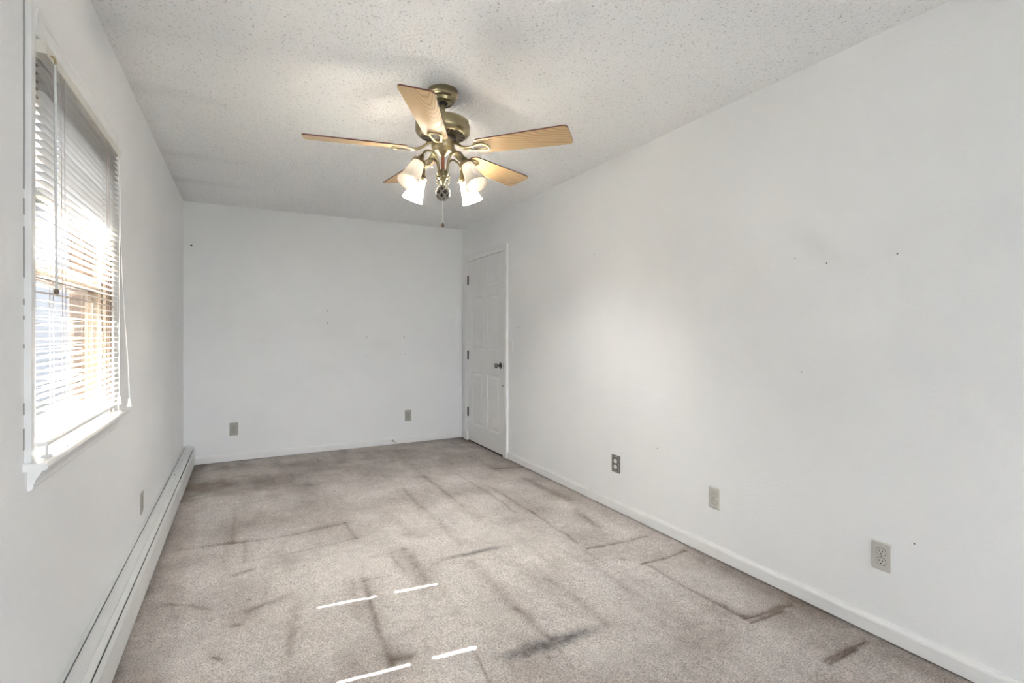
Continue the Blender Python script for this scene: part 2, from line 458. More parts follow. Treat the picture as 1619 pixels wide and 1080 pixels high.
# ------------------------------------------------------------------ numpy noise for stains
rng_ = np.random.RandomState(7)
_tab = rng_.rand(256, 256)
def vnoise(x, y):
    xi = np.floor(x).astype(int); yi = np.floor(y).astype(int); fx = x-xi; fy = y-yi
    fx = fx*fx*(3-2*fx); fy = fy*fy*(3-2*fy)
    g = lambda a_, b_: _tab[a_ % 256, b_ % 256]
    return (g(xi, yi)*(1-fx)+g(xi+1, yi)*fx)*(1-fy)+(g(xi, yi+1)*(1-fx)+g(xi+1, yi+1)*fx)*fy
def fbm(x, y, o_=4):
    s_, a_, t_ = 0, 0.5, 0
    for k in range(o_):
        s_ = s_+a_*vnoise(x*2**k+17*k, y*2**k+31*k); t_ += a_; a_ *= 0.5
    return s_/t_
def seg_dist(X, Y, pts):
    d = np.full(X.shape, 9.0)
    for (ax, ay), (bx_, by_) in zip(pts, pts[1:]):
        vx, vy = bx_-ax, by_-ay; L2 = vx*vx+vy*vy+1e-12
        t = np.clip(((X-ax)*vx+(Y-ay)*vy)/L2, 0, 1)
        d = np.minimum(d, np.hypot(X-ax-t*vx, Y-ay-t*vy))
    return d
def grid_object(name, xs, ys, zfun, mat, stain, flip=False, plane='z', const=0.0, kind='structure'):
    """a fine rectangular sheet carrying a colour attribute 'stain'"""
    nx, ny = len(xs), len(ys)
    U, V = np.meshgrid(xs, ys, indexing='ij')
    W = zfun(U, V) if zfun else np.full(U.shape, const)
    if plane == 'z': co = np.stack([U, V, W], -1)
    elif plane == 'x': co = np.stack([W, U, V], -1)
    else: co = np.stack([U, W, V], -1)
    idx = np.arange(nx*ny).reshape(nx, ny)
    q = np.stack([idx[:-1, :-1], idx[1:, :-1], idx[1:, 1:], idx[:-1, 1:]], -1).reshape(-1, 4)
    if flip: q = q[:, ::-1]
    me = bpy.data.meshes.new(name)
    me.vertices.add(nx*ny); me.vertices.foreach_set('co', co.reshape(-1).astype(np.float32))
    me.loops.add(q.size); me.loops.foreach_set('vertex_index', q.reshape(-1).astype(np.int32))
    me.polygons.add(len(q)); me.polygons.foreach_set('loop_start', np.arange(0, q.size, 4, dtype=np.int32))
    me.polygons.foreach_set('use_smooth', np.ones(len(q), dtype=bool))
    me.update(calc_edges=True); me.validate()
    st = stain(U, V)
    at = me.color_attributes.new('stain', 'FLOAT_COLOR', 'POINT')
    c4 = np.ones((nx*ny, 4), np.float32)
    c4[:, :3] = st.reshape(-1, 3)
    at.data.foreach_set('color', c4.reshape(-1))
    me.materials.append(mat)
    o = bpy.data.objects.new(name, me); COL.objects.link(o)
    if kind: o['kind'] = kind
    return o

# ------------------------------------------------------------------ carpet marks (floor coordinates in metres)
STROKES = [
    ([(-0.309, 3.414), (-0.036, 3.368), (0.251, 3.34), (0.584, 3.396)], 0.023, 0.55),
    ([(0.584, 3.396), (0.589, 3.086)], 0.019, 0.40),
    ([(0.589, 3.086), (0.296, 3.064), (0.006, 3.059)], 0.011, 0.30),
    ([(-0.0, 3.318), (0.006, 3.059)], 0.014, 0.40),
    ([(-0.055, 4.001), (-0.062, 3.351)], 0.026, 0.30),
    ([(-0.04, 2.915), (0.035, 2.945)], 0.030, 0.60),
    ([(0.022, 2.513), (0.086, 2.538), (0.161, 2.572)], 0.040, 0.55),
    ([(-0.314, 2.751), (-0.217, 2.687), (-0.127, 2.604)], 0.017, 0.45),
    ([(0.526, 2.577), (0.504, 2.257), (0.486, 1.865)], 0.025, 0.50),
    ([(0.474, 2.582), (0.456, 2.435)], 0.018, 0.40),
    ([(0.799, 2.816), (0.806, 2.575), (0.794, 2.356)], 0.057, 0.50),
    ([(0.716, 2.759), (0.733, 2.558)], 0.016, 0.30),
    ([(0.636, 2.784), (0.806, 2.812)], 0.014, 0.30),
    ([(0.419, 2.555), (0.538, 2.549), (0.653, 2.539)], 0.013, 0.35),
    ([(0.906, 2.563), (1.008, 2.595)], 0.035, 0.35),
    ([(1.73, 2.34), (1.925, 2.315), (2.15, 2.309)], 0.015, 0.75),
    ([(1.867, 2.044), (2.024, 2.037), (2.198, 2.053)], 0.014, 0.70),
    ([(1.698, 2.309), (1.695, 2.152)], 0.017, 0.35),
    ([(1.896, 2.004), (1.894, 1.703), (1.907, 1.455)], 0.018, 0.55),
    ([(1.903, 1.446), (2.04, 1.429), (2.186, 1.421)], 0.011, 0.80),
    ([(1.9, 1.415), (2.101, 1.402)], 0.011, 0.70),
    ([(1.913, 1.118), (2.188, 1.117)], 0.010, 0.70),
    ([(1.917, 1.1), (2.097, 1.102)], 0.010, 0.60),
    ([(1.735, 3.656), (1.746, 3.001), (1.725, 2.421)], 0.011, 0.50),
    ([(1.639, 4.097), (1.653, 3.518), (1.639, 3.031)], 0.012, 0.40),
    ([(1.357, 4.159), (1.368, 3.723), (1.371, 3.33)], 0.030, 0.45),
    ([(1.102, 3.918), (1.122, 3.173), (1.111, 2.727)], 0.033, 0.30),
    ([(0.867, 3.441), (0.901, 2.995)], 0.039, 0.25),
    ([(1.07, 2.501), (1.071, 2.243), (1.055, 1.975)], 0.053, 0.40),
    ([(1.075, 1.965), (1.083, 1.719)], 0.031, 0.40),
    ([(1.34, 2.144), (1.357, 1.924), (1.354, 1.69)], 0.041, 0.40),
    ([(1.635, 2.201), (1.625, 1.813)], 0.039, 0.30),
    ([(0.787, 1.79), (0.772, 1.591)], 0.013, 0.55),
    ([(1.074, 1.668), (1.077, 1.539)], 0.016, 0.40),
    ([(2.034, 2.876), (1.975, 2.559)], 0.048, 0.45),
    ([(2.085, 3.688), (2.112, 3.074)], 0.065, 0.40),
    ([(1.987, 4.096), (2.23, 4.04)], 0.017, 0.65),
    ([(0.513, 1.892), (0.549, 1.873)], 0.029, 0.65),
    ([(1.817, 2.138), (1.822, 2.127)], 0.017, 0.60),
    ([(0.185, 2.456), (0.146, 2.079)], 0.029, 0.25),
    ([(0.215, 2.5), (0.13, 1.95)], 0.031, 0.22),
    ([(0.843, 2.295), (0.816, 1.955)], 0.037, 0.22),
    ([(-0.049, 2.415), (-0.019, 2.409)], 0.019, 0.50),
    ([(0.581, 2.029), (0.652, 2.042)], 0.021, 0.30),
    ([(1.56, 1.724), (1.58, 1.359)], 0.049, 0.22),
    ([(0.864, 3.015), (0.934, 2.924)], 0.046, 0.35),
    ([(-0.092, 2.222), (-0.08, 2.199)], 0.017, 1.30),
]
BLACK = [
    ([(0.954, 2.597), (1.097, 2.583), (1.337, 2.588)], 0.028, 0.62),
    ([(0.797, 1.708), (0.96, 1.698), (1.103, 1.694), (1.223, 1.688), (1.364, 1.685)], 0.050, 0.68),
]
def carpet_stain_and_shade(X, Y):
    wx = X + 0.03*(fbm(X*9, Y*9)-0.5) ; wy = Y + 0.03*(fbm(X*9+40, Y*9+7)-0.5)
    fine = fbm(X*45, Y*45, 3); mid = fbm(X*14+3, Y*14+1, 3)
    d = np.zeros(X.shape); bl = np.zeros(X.shape)
    for pts, w, a_ in STROKES:
        q = seg_dist(wx, wy, pts)
        d = d + a_*(0.66*np.exp(-(q/(w*0.55))**2)*(0.25+1.5*fine) + 0.24*np.exp(-(q/(w*1.7))**2)*(0.3+1.4*mid))
    for pts, w, a_ in BLACK:
        q = seg_dist(wx, wy, pts)
        L_ = (X-pts[0][0])/(pts[-1][0]-pts[0][0])
        env = np.clip(np.sin(np.clip(L_, 0, 1)*PI)*1.25, 0.15, 1)
        bl = bl + a_*env*np.exp(-(q/(w*0.75))**2)*(0.5+fine)
    n = fbm(X*3.1+5, Y*3.1+2)
    n2 = fbm(X*7+9, Y*7)
    # grimy margins along heater, right-hand skirting and the far end of the room
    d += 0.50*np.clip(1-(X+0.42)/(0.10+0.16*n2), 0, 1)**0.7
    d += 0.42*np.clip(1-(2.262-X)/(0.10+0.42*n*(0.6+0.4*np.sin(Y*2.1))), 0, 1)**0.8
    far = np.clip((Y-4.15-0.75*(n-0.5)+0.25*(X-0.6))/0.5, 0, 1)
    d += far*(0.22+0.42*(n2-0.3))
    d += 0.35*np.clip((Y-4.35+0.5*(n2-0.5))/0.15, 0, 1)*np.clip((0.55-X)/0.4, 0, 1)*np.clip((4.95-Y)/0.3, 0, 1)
    d += 0.62*np.clip(fbm(X*2.2+3, Y*2.2+8)-0.50, 0, 1)*2
    d += 0.30*np.clip(fbm(X*11, Y*2.6)-0.52, 0, 1)*2 + 0.25*np.clip(fbm(X*5+60, Y*5+11)-0.52, 0, 1)*2
    d += 0.26*np.clip((X-1.15)/0.5, 0, 1)*np.clip((2.05-Y)/0.5, 0, 1)*(0.5+1.0*n2)  # near-right carpet darkened in the colour to lower its brightness
    for sx, sy, r in SPECKS:
        d += 0.9*np.exp(-((X-sx)**2+(Y-sy)**2)/(r*r))
    return np.stack([np.clip(d, 0, 1), np.clip(bl, 0, 1), np.zeros(X.shape)], -1)
SPECKS = [(0.02, 2.62, .006), (0.66, 3.51, .008), (0.75, 3.49, .006), (0.62, 4.1, .008), (0.28, 2.86, .006), (1.02, 1.62, .007), (1.70, 2.03, .006), (0.40, 4.3, .008), (0.9, 4.05, .006)]
def carpet_height(X, Y):
    z = 0.0035*(fbm(X*30, Y*30, 3)-0.5)+0.004*(fbm(X*4, Y*4, 2)-0.5)
    for pts, w, a_ in STROKES:
        if a_ >= 0.5 and w < 0.03:
            z = z-0.006*np.exp(-(seg_dist(X, Y, pts)/(w*0.5))**2)
    edge = np.clip(np.minimum(np.minimum(X-XL, XR-X), YB-Y)/0.03, 0, 1)
    return z*edge-0.002
STEP = 0.0062
xs = np.linspace(XL-0.02, XR+0.02, int((XR-XL+0.04)/STEP))
ys = np.concatenate([np.linspace(YR-0.02, 0.55, 24)[:-1], np.linspace(0.55, YB+0.02, int((YB-0.53)/STEP))])
floor = grid_object('floor', xs, ys, carpet_height, M['carpet'], carpet_stain_and_shade)
finish('floor_slab', bx((XO, YR-0.12, -0.20), (XR+0.12, YB+0.12, -0.012)), M['siding'], kind='structure')

# ------------------------------------------------------------------ ceiling with faint joist ghosting at the outside wall
def ceil_stain(X, Y):
    n = fbm(X*5, Y*5); s_ = np.zeros(X.shape)
    for yj, a_ in ((2.45, .05), (3.06, .12), (4.07, .11), (4.75, .16)):
        s_ += a_*np.exp(-((Y-yj-0.05*(n-0.5))/0.07)**2)*np.clip(1-(X-XL)/(0.55+0.3*n), 0, 1)
    s_ += 0.13*np.clip(1-(X-XL)/(0.05+0.12*n), 0, 1)*np.clip((Y-1.8)/0.6, 0, 1)
    return np.repeat(np.clip(s_, 0, 1)[..., None], 3, -1)
ceiling = grid_object('ceiling', np.linspace(XL-0.01, XR+0.01, 90), np.linspace(YR-0.01, YB+0.01, 200), None, M['ceiling'], ceil_stain, flip=True, const=ZC)
finish('ceiling_slab', bx((XO, YR-0.12, ZC+0.004), (XR+0.12, YB+0.12, ZC+0.12)), M['soffit'], kind='structure')

# ------------------------------------------------------------------ walls
bm = bmesh.new(); slab_with_hole(bm, 'x', XO, XL, YR-0.12, YB+0.12, -0.012, ZC+0.004, (WY0-0.02, WY1+0.02, WZ0-0.022, WZ1+0.02))
wall_left = finish('wall_left', bm, M['wall'], kind='structure')
wall_right = finish('wall_right', bx((XR+0.001, YR-0.12, -0.012), (XR+0.12, YB+0.12, ZC+0.004)), M['wall'], kind='structure')
wall_back = finish('wall_back', bx((XL, YB+0.001, -0.012), (XR+0.001, YB+0.12, ZC+0.004)), M['wall'], kind='structure')
bm = bmesh.new(); slab_with_hole(bm, 'y', YR-0.12, YR, XL, XR+0.001, -0.012, ZC+0.004, (RX0, RX1, RZ0, RZ1))
wall_rear = finish('wall_rear', bm, M['wall'], kind='structure')
def right_stain(Y, Z):
    n = fbm(Y*9, Z*9)
    s_ = 0.10*np.exp(-(((Y-1.37)*0.75+(Z-1.63)*0.65)/0.14)**2-(((Z-1.63)*0.75-(Y-1.37)*0.65)/0.05)**2)*(0.6+0.8*n)
    return np.repeat(np.clip(s_, 0, 1)[..., None], 3, -1)
def back_stain(X, Z):
    n = fbm(X*6, Z*6)
    s_ = 0.06*np.exp(-((X-1.28)/0.07)**2-((Z-1.08)/0.07)**2)+0.03*np.exp(-((X-1.23)/0.06)**2-((Z-2.09)/0.05)**2)
    s_ += 0.05*np.exp(-((X+0.09)/0.015)**2)*np.clip((Z-0.36)/0.02, 0, 1)*np.clip((0.5-Z)/0.12, 0, 1)
    s_ += 0.05*np.clip(n-0.5, 0, 1)
    return np.repeat(np.clip(s_, 0, 1)[..., None], 3, -1)
g = grid_object('paint_face', np.linspace(YR, YB, 420), np.linspace(0, ZC, 150), None, M['wall_s'], right_stain, flip=True, plane='x', const=XR, kind=None); g.parent = wall_right
g = grid_object('paint_face', np.linspace(XL, XR, 180), np.linspace(0, ZC, 150), None, M['wall_s'], back_stain, plane='y', const=YB, kind=None); g.parent = wall_back

# nail heads left in the walls
def nail(parent, p, axis, r):
    bm = bmesh.new()
    mt = {'x': Matrix.Rotation(-PI/2, 4, 'Y'), 'y': Matrix.Rotation(PI/2, 4, 'X')}[axis]
    lathe(bm, [(0, 0.004), (r*0.7, 0.0035), (r, 0.002), (r*0.8, -0.003), (0, -0.003)], 8, mat=mt)
    finish('nail', bm, M['nail'], parent, loc=p)
for y, z, r in ((1.455, 1.575, .0022), (1.31, 1.536, .0028), (1.037, 1.540, .003), (2.978, 1.804, .003), (4.135, 1.276, .006), (2.338, 0.51, .003), (1.422, 1.048, .0025), (0.98, 0.42, .003)):
    nail(wall_right, (XR, y, z), 'x', r)
for x, z, r in ((-0.432, 2.037, .009), (0.765, 1.452, .006), (0.765, 1.33, .007), (0.72, 1.452, .003), (1.164, 1.181, .004), (1.572, 1.179, .005), (1.587, 0.989, .004), (1.16, 0.99, .003)):
    nail(wall_back, (x, YB, z), 'y', r)

# ------------------------------------------------------------------ skirting boards
BH, BT = 0.074, 0.013
def skirting_profile(s=1):
    return [(0, 0.004), (BT, 0.004), (BT, BH-0.020), (BT-0.002, BH-0.012), (BT-0.006, BH-0.006), (BT-0.008, BH), (0, BH)]
bm = bmesh.new(); extrude_profile(bm, [(XR-u, v) for u, v in skirting_profile()], 'y', YR, 4.352)
finish('baseboard_right', bm, M['trim'], kind='structure')
bm = bmesh.new(); extrude_profile(bm, [(XR-u, v) for u, v in skirting_profile()], 'y', 5.40, YB-0.001)
finish('baseboard_right', bm, M['trim'], kind='structure')
bm = bmesh.new(); extrude_profile(bm, [(YB-u, v) for u, v in skirting_profile()], 'x', -0.404, XR-BT)
finish('baseboard_back', bm, M['trim'], kind='structure')
bm = bmesh.new(); extrude_profile(bm, [(YR+u, v) for u, v in skirting_profile()], 'x', XL, XR-BT)
finish('baseboard_rear', bm, M['trim'], kind='structure')

# ------------------------------------------------------------------ unseen window added behind the viewer to brighten the room
w2 = empty('added_rear_window', ((RX0+RX1)/2, YR, RZ0), kind='structure')
cx_ = (RX0+RX1)/2
def w2box(name, x0, x1, y0, y1, z0, z1, mat=M['trim'], parent=w2):
    return finish(name, bx((x0-cx_, y0, z0-RZ0), (x1-cx_, y1, z1-RZ0), 0.002 if mat is not M['glass'] else 0), mat, parent)
w2box('frame_side', RX0, RX0+0.05, -0.11, -0.03, RZ0, RZ1); w2box('frame_side', RX1-0.05, RX1, -0.11, -0.03, RZ0, RZ1)
w2box('frame_head', RX0+0.05, RX1-0.05, -0.11, -0.03, RZ1-0.05, RZ1); w2box('frame_sill', RX0+0.05, RX1-0.05, -0.11, -0.03, RZ0, RZ0+0.05)
w2box('mullion', cx_-0.025, cx_+0.025, -0.10, -0.04, RZ0+0.05, RZ1-0.05)
w2box('pane', RX0+0.05, cx_-0.025, -0.072, -0.068, RZ0+0.05, RZ1-0.05, M['glass']); w2box('pane', cx_+0.025, RX1-0.05, -0.072, -0.068, RZ0+0.05, RZ1-0.05, M['glass'])
w2box('casing', RX0-0.06, RX0, 0, 0.014, RZ0-0.06, RZ1+0.06); w2box('casing', RX1, RX1+0.06, 0, 0.014, RZ0-0.06, RZ1+0.06)
w2box('casing', RX0, RX1, 0, 0.014, RZ1, RZ1+0.06); w2box('casing', RX0, RX1, 0, 0.014, RZ0-0.06, RZ0)

# ------------------------------------------------------------------ window_1 in the left wall
W = empty('window_1', (XL, (WY0+WY1)/2, WZ0), kind='structure')
OX, OY, OZ = XL, (WY0+WY1)/2, WZ0
def wbox(name, lo, hi, mat, parent=W, bevel=0.0015, **k):
    b_ = bx((lo[0]-OX, lo[1]-OY, lo[2]-OZ), (hi[0]-OX, hi[1]-OY, hi[2]-OZ), bevel)
    return finish(name, b_, mat, parent, **k)
CF = XL+0.014
def casing_profile(w):   # across the board: outer (thick) edge to inner edge
    return [(0, 0), (0, 0.014), (w*0.22, 0.014), (w*0.30, 0.0115), (w*0.62, 0.0115), (w*0.72, 0.010), (w*0.95, 0.009), (w, 0.007), (w, 0)]
def wpoly(name, prof, axis, a0, a1, mat, parent=W):
    bm = bmesh.new(); extrude_profile(bm, prof, axis, a0, a1); return finish(name, bm, mat, parent)
# side casings (profile in x,y swept up z)
wpoly('casing', [(t, (1.717+u)-OY) for u, t in casing_profile(0.051)], 'z', 0.0, 2.092-OZ, M['trim'])
wpoly('casing', [(t, (2.730-u)-OY) for u, t in casing_profile(0.053)], 'z', 0.0, 2.092-OZ, M['trim'])
wpoly('head_casing', [(t, (2.092-u)-OZ) for u, t in casing_profile(0.072)], 'y', 1.768-OY, 2.677-OY, M['trim'])
for z0, z1 in ((1.595, 2.092), (1.53, 1.572), (1.37, 1.50), (1.30, 1.315), (1.262, 1.272), (1.19, 1.20), (1.02, 1.05), (0.93, 0.985)):   # open joint beside the near casing, its shadow drawn as dark strips
    wbox('open_joint_shadow', (XL-0.0005, 1.7115, z0), (XL+0.0006, 1.7168, z1), M['dark'], W, 0)
# stool (inside sill) with rounded nose, and apron moulding under it
st = [(-0.045, 0), (0.042, 0), (0.047, -0.003), (0.050, -0.010), (0.047, -0.017), (0.042, -0.020), (-0.045, -0.020)]
bm = bmesh.new(); extrude_profile(bm, [(u, v) for u, v in st], 'y', 1.768-OY, 2.677-OY); 
extrude_profile(bm, [(max(u, 0.0), v) for u, v in st], 'y', 1.706-OY, 1.768-OY); extrude_profile(bm, [(max(u, 0.0), v) for u, v in st], 'y', 2.677-OY, 2.745-OY)
finish('window_stool', bm, M['trim'], W)
ap = [(0, -0.0205), (0.030, -0.0205), (0.028, -0.030), (0.022, -0.040), (0.016, -0.050), (0.014, -0.058), (0.012, -0.060), (0.012, -0.068), (0.007, -0.076), (0, -0.076)]
wpoly('apron', ap, 'y', 1.738-OY, 2.712-OY, M['trim'])
# jamb boards, stops and parting strips
for y0, y1, s_ in ((WY0-0.02, WY0, 1), (WY1, WY1+0.02, -1)):
    wbox('jamb', (XO, y0, WZ0-0.02), (XL, y1, WZ1+0.02), M['brownwood'])
    ys_ = (y1, y1+0.010) if s_ == 1 else (y0-0.010, y0)
    wbox('stop_bead', (-0.512, ys_[0], WZ0), (XL-0.001, ys_[1], WZ1), M['brownwood'])
    wbox('sash_track', (-0.585, ys_[0], WZ0), (-0.512, ys_[0]+0.006 if s_ == 1 else ys_[1], WZ1), M['creamwood']) if s_ == 1 else wbox('sash_track', (-0.585, ys_[1]-0.006, WZ0), (-0.512, ys_[1], WZ1), M['creamwood'])
    wbox('parting_strip', (-0.592, ys_[0], WZ0), (-0.585, ys_[1], WZ1), M['brownwood'])
wbox('head_jamb', (XO, WY0, WZ1), (XL, WY1, WZ1+0.02), M['brownwood'])
wbox('outside_sill', (XO-0.05, WY0-0.03, WZ0-0.03), (-0.541, WY1+0.03, WZ0-0.001), M['sashwood'])
ZM = 1.415     # meeting rail
def sash(name, x0, x1, z0, z1, rb, rt, mat):
    s = empty(name, (0, 0, 0)); s.parent = W
    ya, yb = WY0+0.011, WY1-0.011; sw = 0.040
    q = lambda n_, lo, hi, m_=mat, b_=0.003: wbox(n_, lo, hi, m_, s, b_)
    q('stile', (x0, ya, z0), (x1, ya+sw, z1)); q('stile', (x0, yb-sw, z0), (x1, yb, z1))
    q('rail', (x0, ya+sw, z0), (x1, yb-sw, z0+rb)); q('rail', (x0, ya+sw, z1-rt), (x1, yb-sw, z1))
    xm = (x0+x1)/2
    q('pane', (xm-0.0015, ya+sw, z0+rb), (xm+0.0015, yb-sw, z1-rt), M['glass'], 0)
    return s
sash('lower_sash', -0.550, -0.522, WZ0, ZM+0.022, 0.060, 0.036, M['sashwood'])
sash('upper_sash', -0.583, -0.555, ZM-0.022, WZ1, 0.036, 0.050, M['brownwood'])
# sash lock on the far stile
wbox('sash_latch', (-0.522, 2.615, 1.14), (-0.514, 2.635, 1.23), M['brownwood'])

# ------------------------------------------------------------------ outside: ground, roof overhang, porch post
finish('ground', bx((-60, -40, -0.55), (60, 60, -0.35)), M['ground'], kind='structure')
bm = bmesh.new()
zt = 2.47
# the roof edge runs very slightly out of parallel with the wall
def eave_x(y): return -(1.183 - 0.062*(y-2.2))
top = [(XO, YR-0.5), (XO, YB+0.5), (eave_x(YB+0.5), YB+0.5), (eave_x(YR-0.5), YR-0.5)]
A = [bm.verts.new((x, y, zt)) for x, y in top]; B = [bm.verts.new((x, y, zt+0.14)) for x, y in top]
for k in range(4):
    j = (k+1) % 4; bm.faces.new((A[k], A[j], B[j], B[k]))
bm.faces.new(A); bm.faces.new(B)
finish('roof_eave', bm, M['soffit'], kind='structure')

# made-up lap-sided house, added to block sky light at the window
NH = empty('sky_block_house', (-4.2, 6.0, -0.35), 'dark lap-sided house added outside the window blind to block the sky', 'house')
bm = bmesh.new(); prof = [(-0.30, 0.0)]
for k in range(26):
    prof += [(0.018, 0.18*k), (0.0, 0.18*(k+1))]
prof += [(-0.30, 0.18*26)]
extrude_profile(bm, prof, 'y', -14.0, 14.0); finish('siding', bm, M['block_siding'], NH)
bm = bmesh.new(); extrude_profile(bm, [(0.35, 4.60), (0.35, 4.72), (-2.5, 6.1), (-2.5, 4.68), (0.0, 4.60)], 'y', -14.4, 14.4); finish('roof', bm, M['soffit'], NH)

# ------------------------------------------------------------------ mini blind
BXC = -0.4825
BL = empty('window_blind', (BXC, OY, WZ1), 'white metal venetian blind with narrow slats hanging in the window', 'blind')
YA, YZ = WY0+0.0025, WY1-0.0025                      # slat ends
NS, PITCH, Z0S = 48, 0.0213, 1.955
LAD = (1.914, 2.463)                               # ladder / cord positions
def slat_bm():
    bm = bmesh.new()
    us = [-0.0125, -0.0085, -0.0028, 0.0028, 0.0085, 0.0125]
    ysl = [YA]
    for c_ in LAD: ysl += [c_-0.0048, c_+0.0048]
    ysl += [YZ]
    crown = lambda u: 0.0022*(1-(u/0.0125)**2)
    V = {}
    for i, u in enumerate(us):
        for j, y in enumerate(ysl): V[i, j] = bm.verts.new((u, y-OY, crown(u)))
    for i in range(len(us)-1):
        for j in range(len(ysl)-1):
            if i == 2 and j in (1, 3): continue       # cord hole
            bm.faces.new((V[i, j], V[i+1, j], V[i+1, j+1], V[i, j+1]))
    r_ = bmesh.ops.solidify(bm, geom=list(bm.faces), thickness=0.0005)
    return bm
s0 = finish('slat', slat_bm(), M['slat'], BL, loc=(0, 0, Z0S-WZ1))
random.seed(3)
for k in range(1, NS):
    c_ = s0.copy(); COL.objects.link(c_); c_.parent = BL
    c_.location = (0.0006*random.uniform(-1, 1)+0.006*k/NS, 0, Z0S-PITCH*k-WZ1)
    c_.rotation_euler = (0, math.radians(random.uniform(-2.0, 2.0)+ (0 if k < 40 else (k-40)*0.6)), 0)
# headrail with end brackets
hr = [(-0.015, 1.976), (0.014, 1.976), (0.016, 1.979), (0.016, 2.004), (0.0135, 2.006), (0.0135, 1.981), (-0.0135, 1.981), (-0.0135, 2.006), (-0.015, 2.006)]
bm = bmesh.new(); extrude_profile(bm, [(u, z-WZ1) for u, z in hr], 'y', YA-OY, YZ-OY); finish('headrail', bm, M['railm'], BL)
for y0 in (WY0+0.0002, WY1-0.0022):
    finish('bracket', bx((-0.017, y0-OY, 1.974-WZ1), (0.017, y0+0.002-OY, 2.008-WZ1)), M['railm'], BL)
br = [(-0.0125, 0.926), (0.0125, 0.926), (0.0125, 0.934), (0.009, 0.938), (-0.009, 0.938), (-0.0125, 0.934)]
bm = bmesh.new(); extrude_profile(bm, [(u+0.006, z-WZ1) for u, z in br], 'y', YA-OY, YZ-OY); finish('bottom_rail', bm, M['slat'], BL)
for yc in (YA+0.014, 1.925, 2.50, YZ-0.014):        # clear hold-down clips
    bm = bmesh.new(); lathe(bm, [(0, 0.007), (0.010, 0.007), (0.012, 0.004), (0.012, 0), (0, 0)], 16, off=(0.014, yc-OY, WZ0-WZ1)); box(bm, (0.011, yc-0.004-OY, 0.901-WZ1), (0.016, yc+0.004-OY, 0.926-WZ1), 0.001)
    finish('hold_down_clip', bm, M['clear'], BL)
for c_ in LAD:                                       # ladders: two strings each side, rungs under the slats
    for dx in (-0.0138, 0.0142):
        for dy in (-0.016, 0.016):
            bm = bmesh.new(); tube(bm, [(dx, c_+dy-OY, 1.976-WZ1), (dx+0.003, c_+dy-OY, 1.45-WZ1), (dx+0.006, c_+dy-OY, 0.936-WZ1)], 0.0009, 5)
            finish('ladder_string', bm, M['cord'], BL)
# tilt wand on its hook
bm = bmesh.new(); tube(bm, [(0.026, 1.803-OY, 1.962-WZ1), (0.028, 1.801-OY, 1.60-WZ1), (0.030, 1.799-OY, 1.345-WZ1)], 0.0032, 6); wand = finish('tilt_wand', bm, M['clear'], BL)
bm = bmesh.new(); tube(bm, spline([(0.012, 1.806-OY, 1.985-WZ1), (0.022, 1.806-OY, 1.982-WZ1), (0.026, 1.805-OY, 1.972-WZ1), (0.026, 1.803-OY, 1.960-WZ1)], 4), 0.003, 6); finish('hook', bm, M['brass_light'], wand)
bm = bmesh.new(); lathe(bm, [(0, 0), (0.0055, 0.001), (0.006, 0.010), (0.0045, 0.014), (0, 0.014)], 8, off=(0.030, 1.799-OY, 1.334-WZ1)); finish('wand_tip', bm, M['brownwood'], wand)
# lift cords that hang in front of the far casing, with bell tassels
def cord(pts, nm='lift_cord'):
    bm = bmesh.new(); tube(bm, [(x-BXC, y-OY, z-WZ1) for x, y, z in pts], 0.0013, 6); return finish(nm, bm, M['cordw'], BL)
def tassel(x, y, z, par):
    bm = bmesh.new(); lathe(bm, [(0, 0.034), (0.004, 0.034), (0.0055, 0.028), (0.007, 0.014), (0.010, 0.003), (0.0105, 0.0), (0.008, 0.0), (0, 0.004)], 14, off=(x-BXC, y-OY, z-WZ1))
    finish('tassel', bm, M['whitep'], par, auto=40)
c1 = cord(spline([(-0.466, 2.640, 1.978), (-0.462, 2.642, 1.85), (-0.462, 2.640, 1.60), (-0.461, 2.628, 1.30), (-0.459, 2.618, 1.10), (-0.458, 2.612, 0.965)], 6)); tassel(-0.458, 2.612, 0.932, c1)
c2 = cord(spline([(-0.466, 2.646, 1.978), (-0.461, 2.650, 1.80), (-0.459, 2.655, 1.58), (-0.452, 2.668, 1.35), (-0.442, 2.690, 1.10), (-0.436, 2.688, 0.945)], 6)); tassel(-0.436, 2.688, 0.912, c2)

# ------------------------------------------------------------------ baseboard heater along the left wall
HX0, HY0, HY1 = XL, YR+0.15, YB-0.004
H = empty('baseboard_heater', (XL, 2.5, 0), 'long white metal baseboard heater along the wall under the window', 'heater')
def hpart(name, prof, y0, y1, mat=M['heater'], bev=False):
    bm = bmesh.new(); extrude_profile(bm, [(x-XL, z) for x, z in prof], 'y', y0-2.5, y1-2.5)
    return finish(name, bm, mat, H)
YJ = 4.42
hpart('gap_shade_strip', [(-0.4830, 0.10), (-0.4777, 0.10), (-0.4777, 0.167), (-0.4830, 0.167)], HY0, HY1-0.014, M['dark'])  # black strip standing in for the shade inside the gap at the wall
hpart('back_plate', [(XL+0.001, 0.012), (-0.4835, 0.012), (-0.4835, 0.172), (XL+0.001, 0.176)], HY0, HY1-0.012)
hpart('fin_core', [(-0.480, 0.014), (-0.422, 0.014), (-0.422, 0.148), (-0.480, 0.148)], HY0, HY1-0.02, M['dark'])
def cover(dz): return [(-0.4775, 0.160), (-0.4775, 0.175+dz), (-0.470, 0.178+dz), (-0.4385, 0.1785+dz), (-0.4365, 0.1755+dz), (-0.4335, 0.1765+dz), (-0.431, 0.176+dz), (-0.4155, 0.1655+dz), (-0.4155, 0.158), (-0.430, 0.160)]
hpart('top_cover', cover(0.0), HY0, YJ-0.003)
hpart('top_cover', cover(0.003), YJ, 4.90); hpart('top_cover', cover(0.003), 4.903, HY1-0.014)
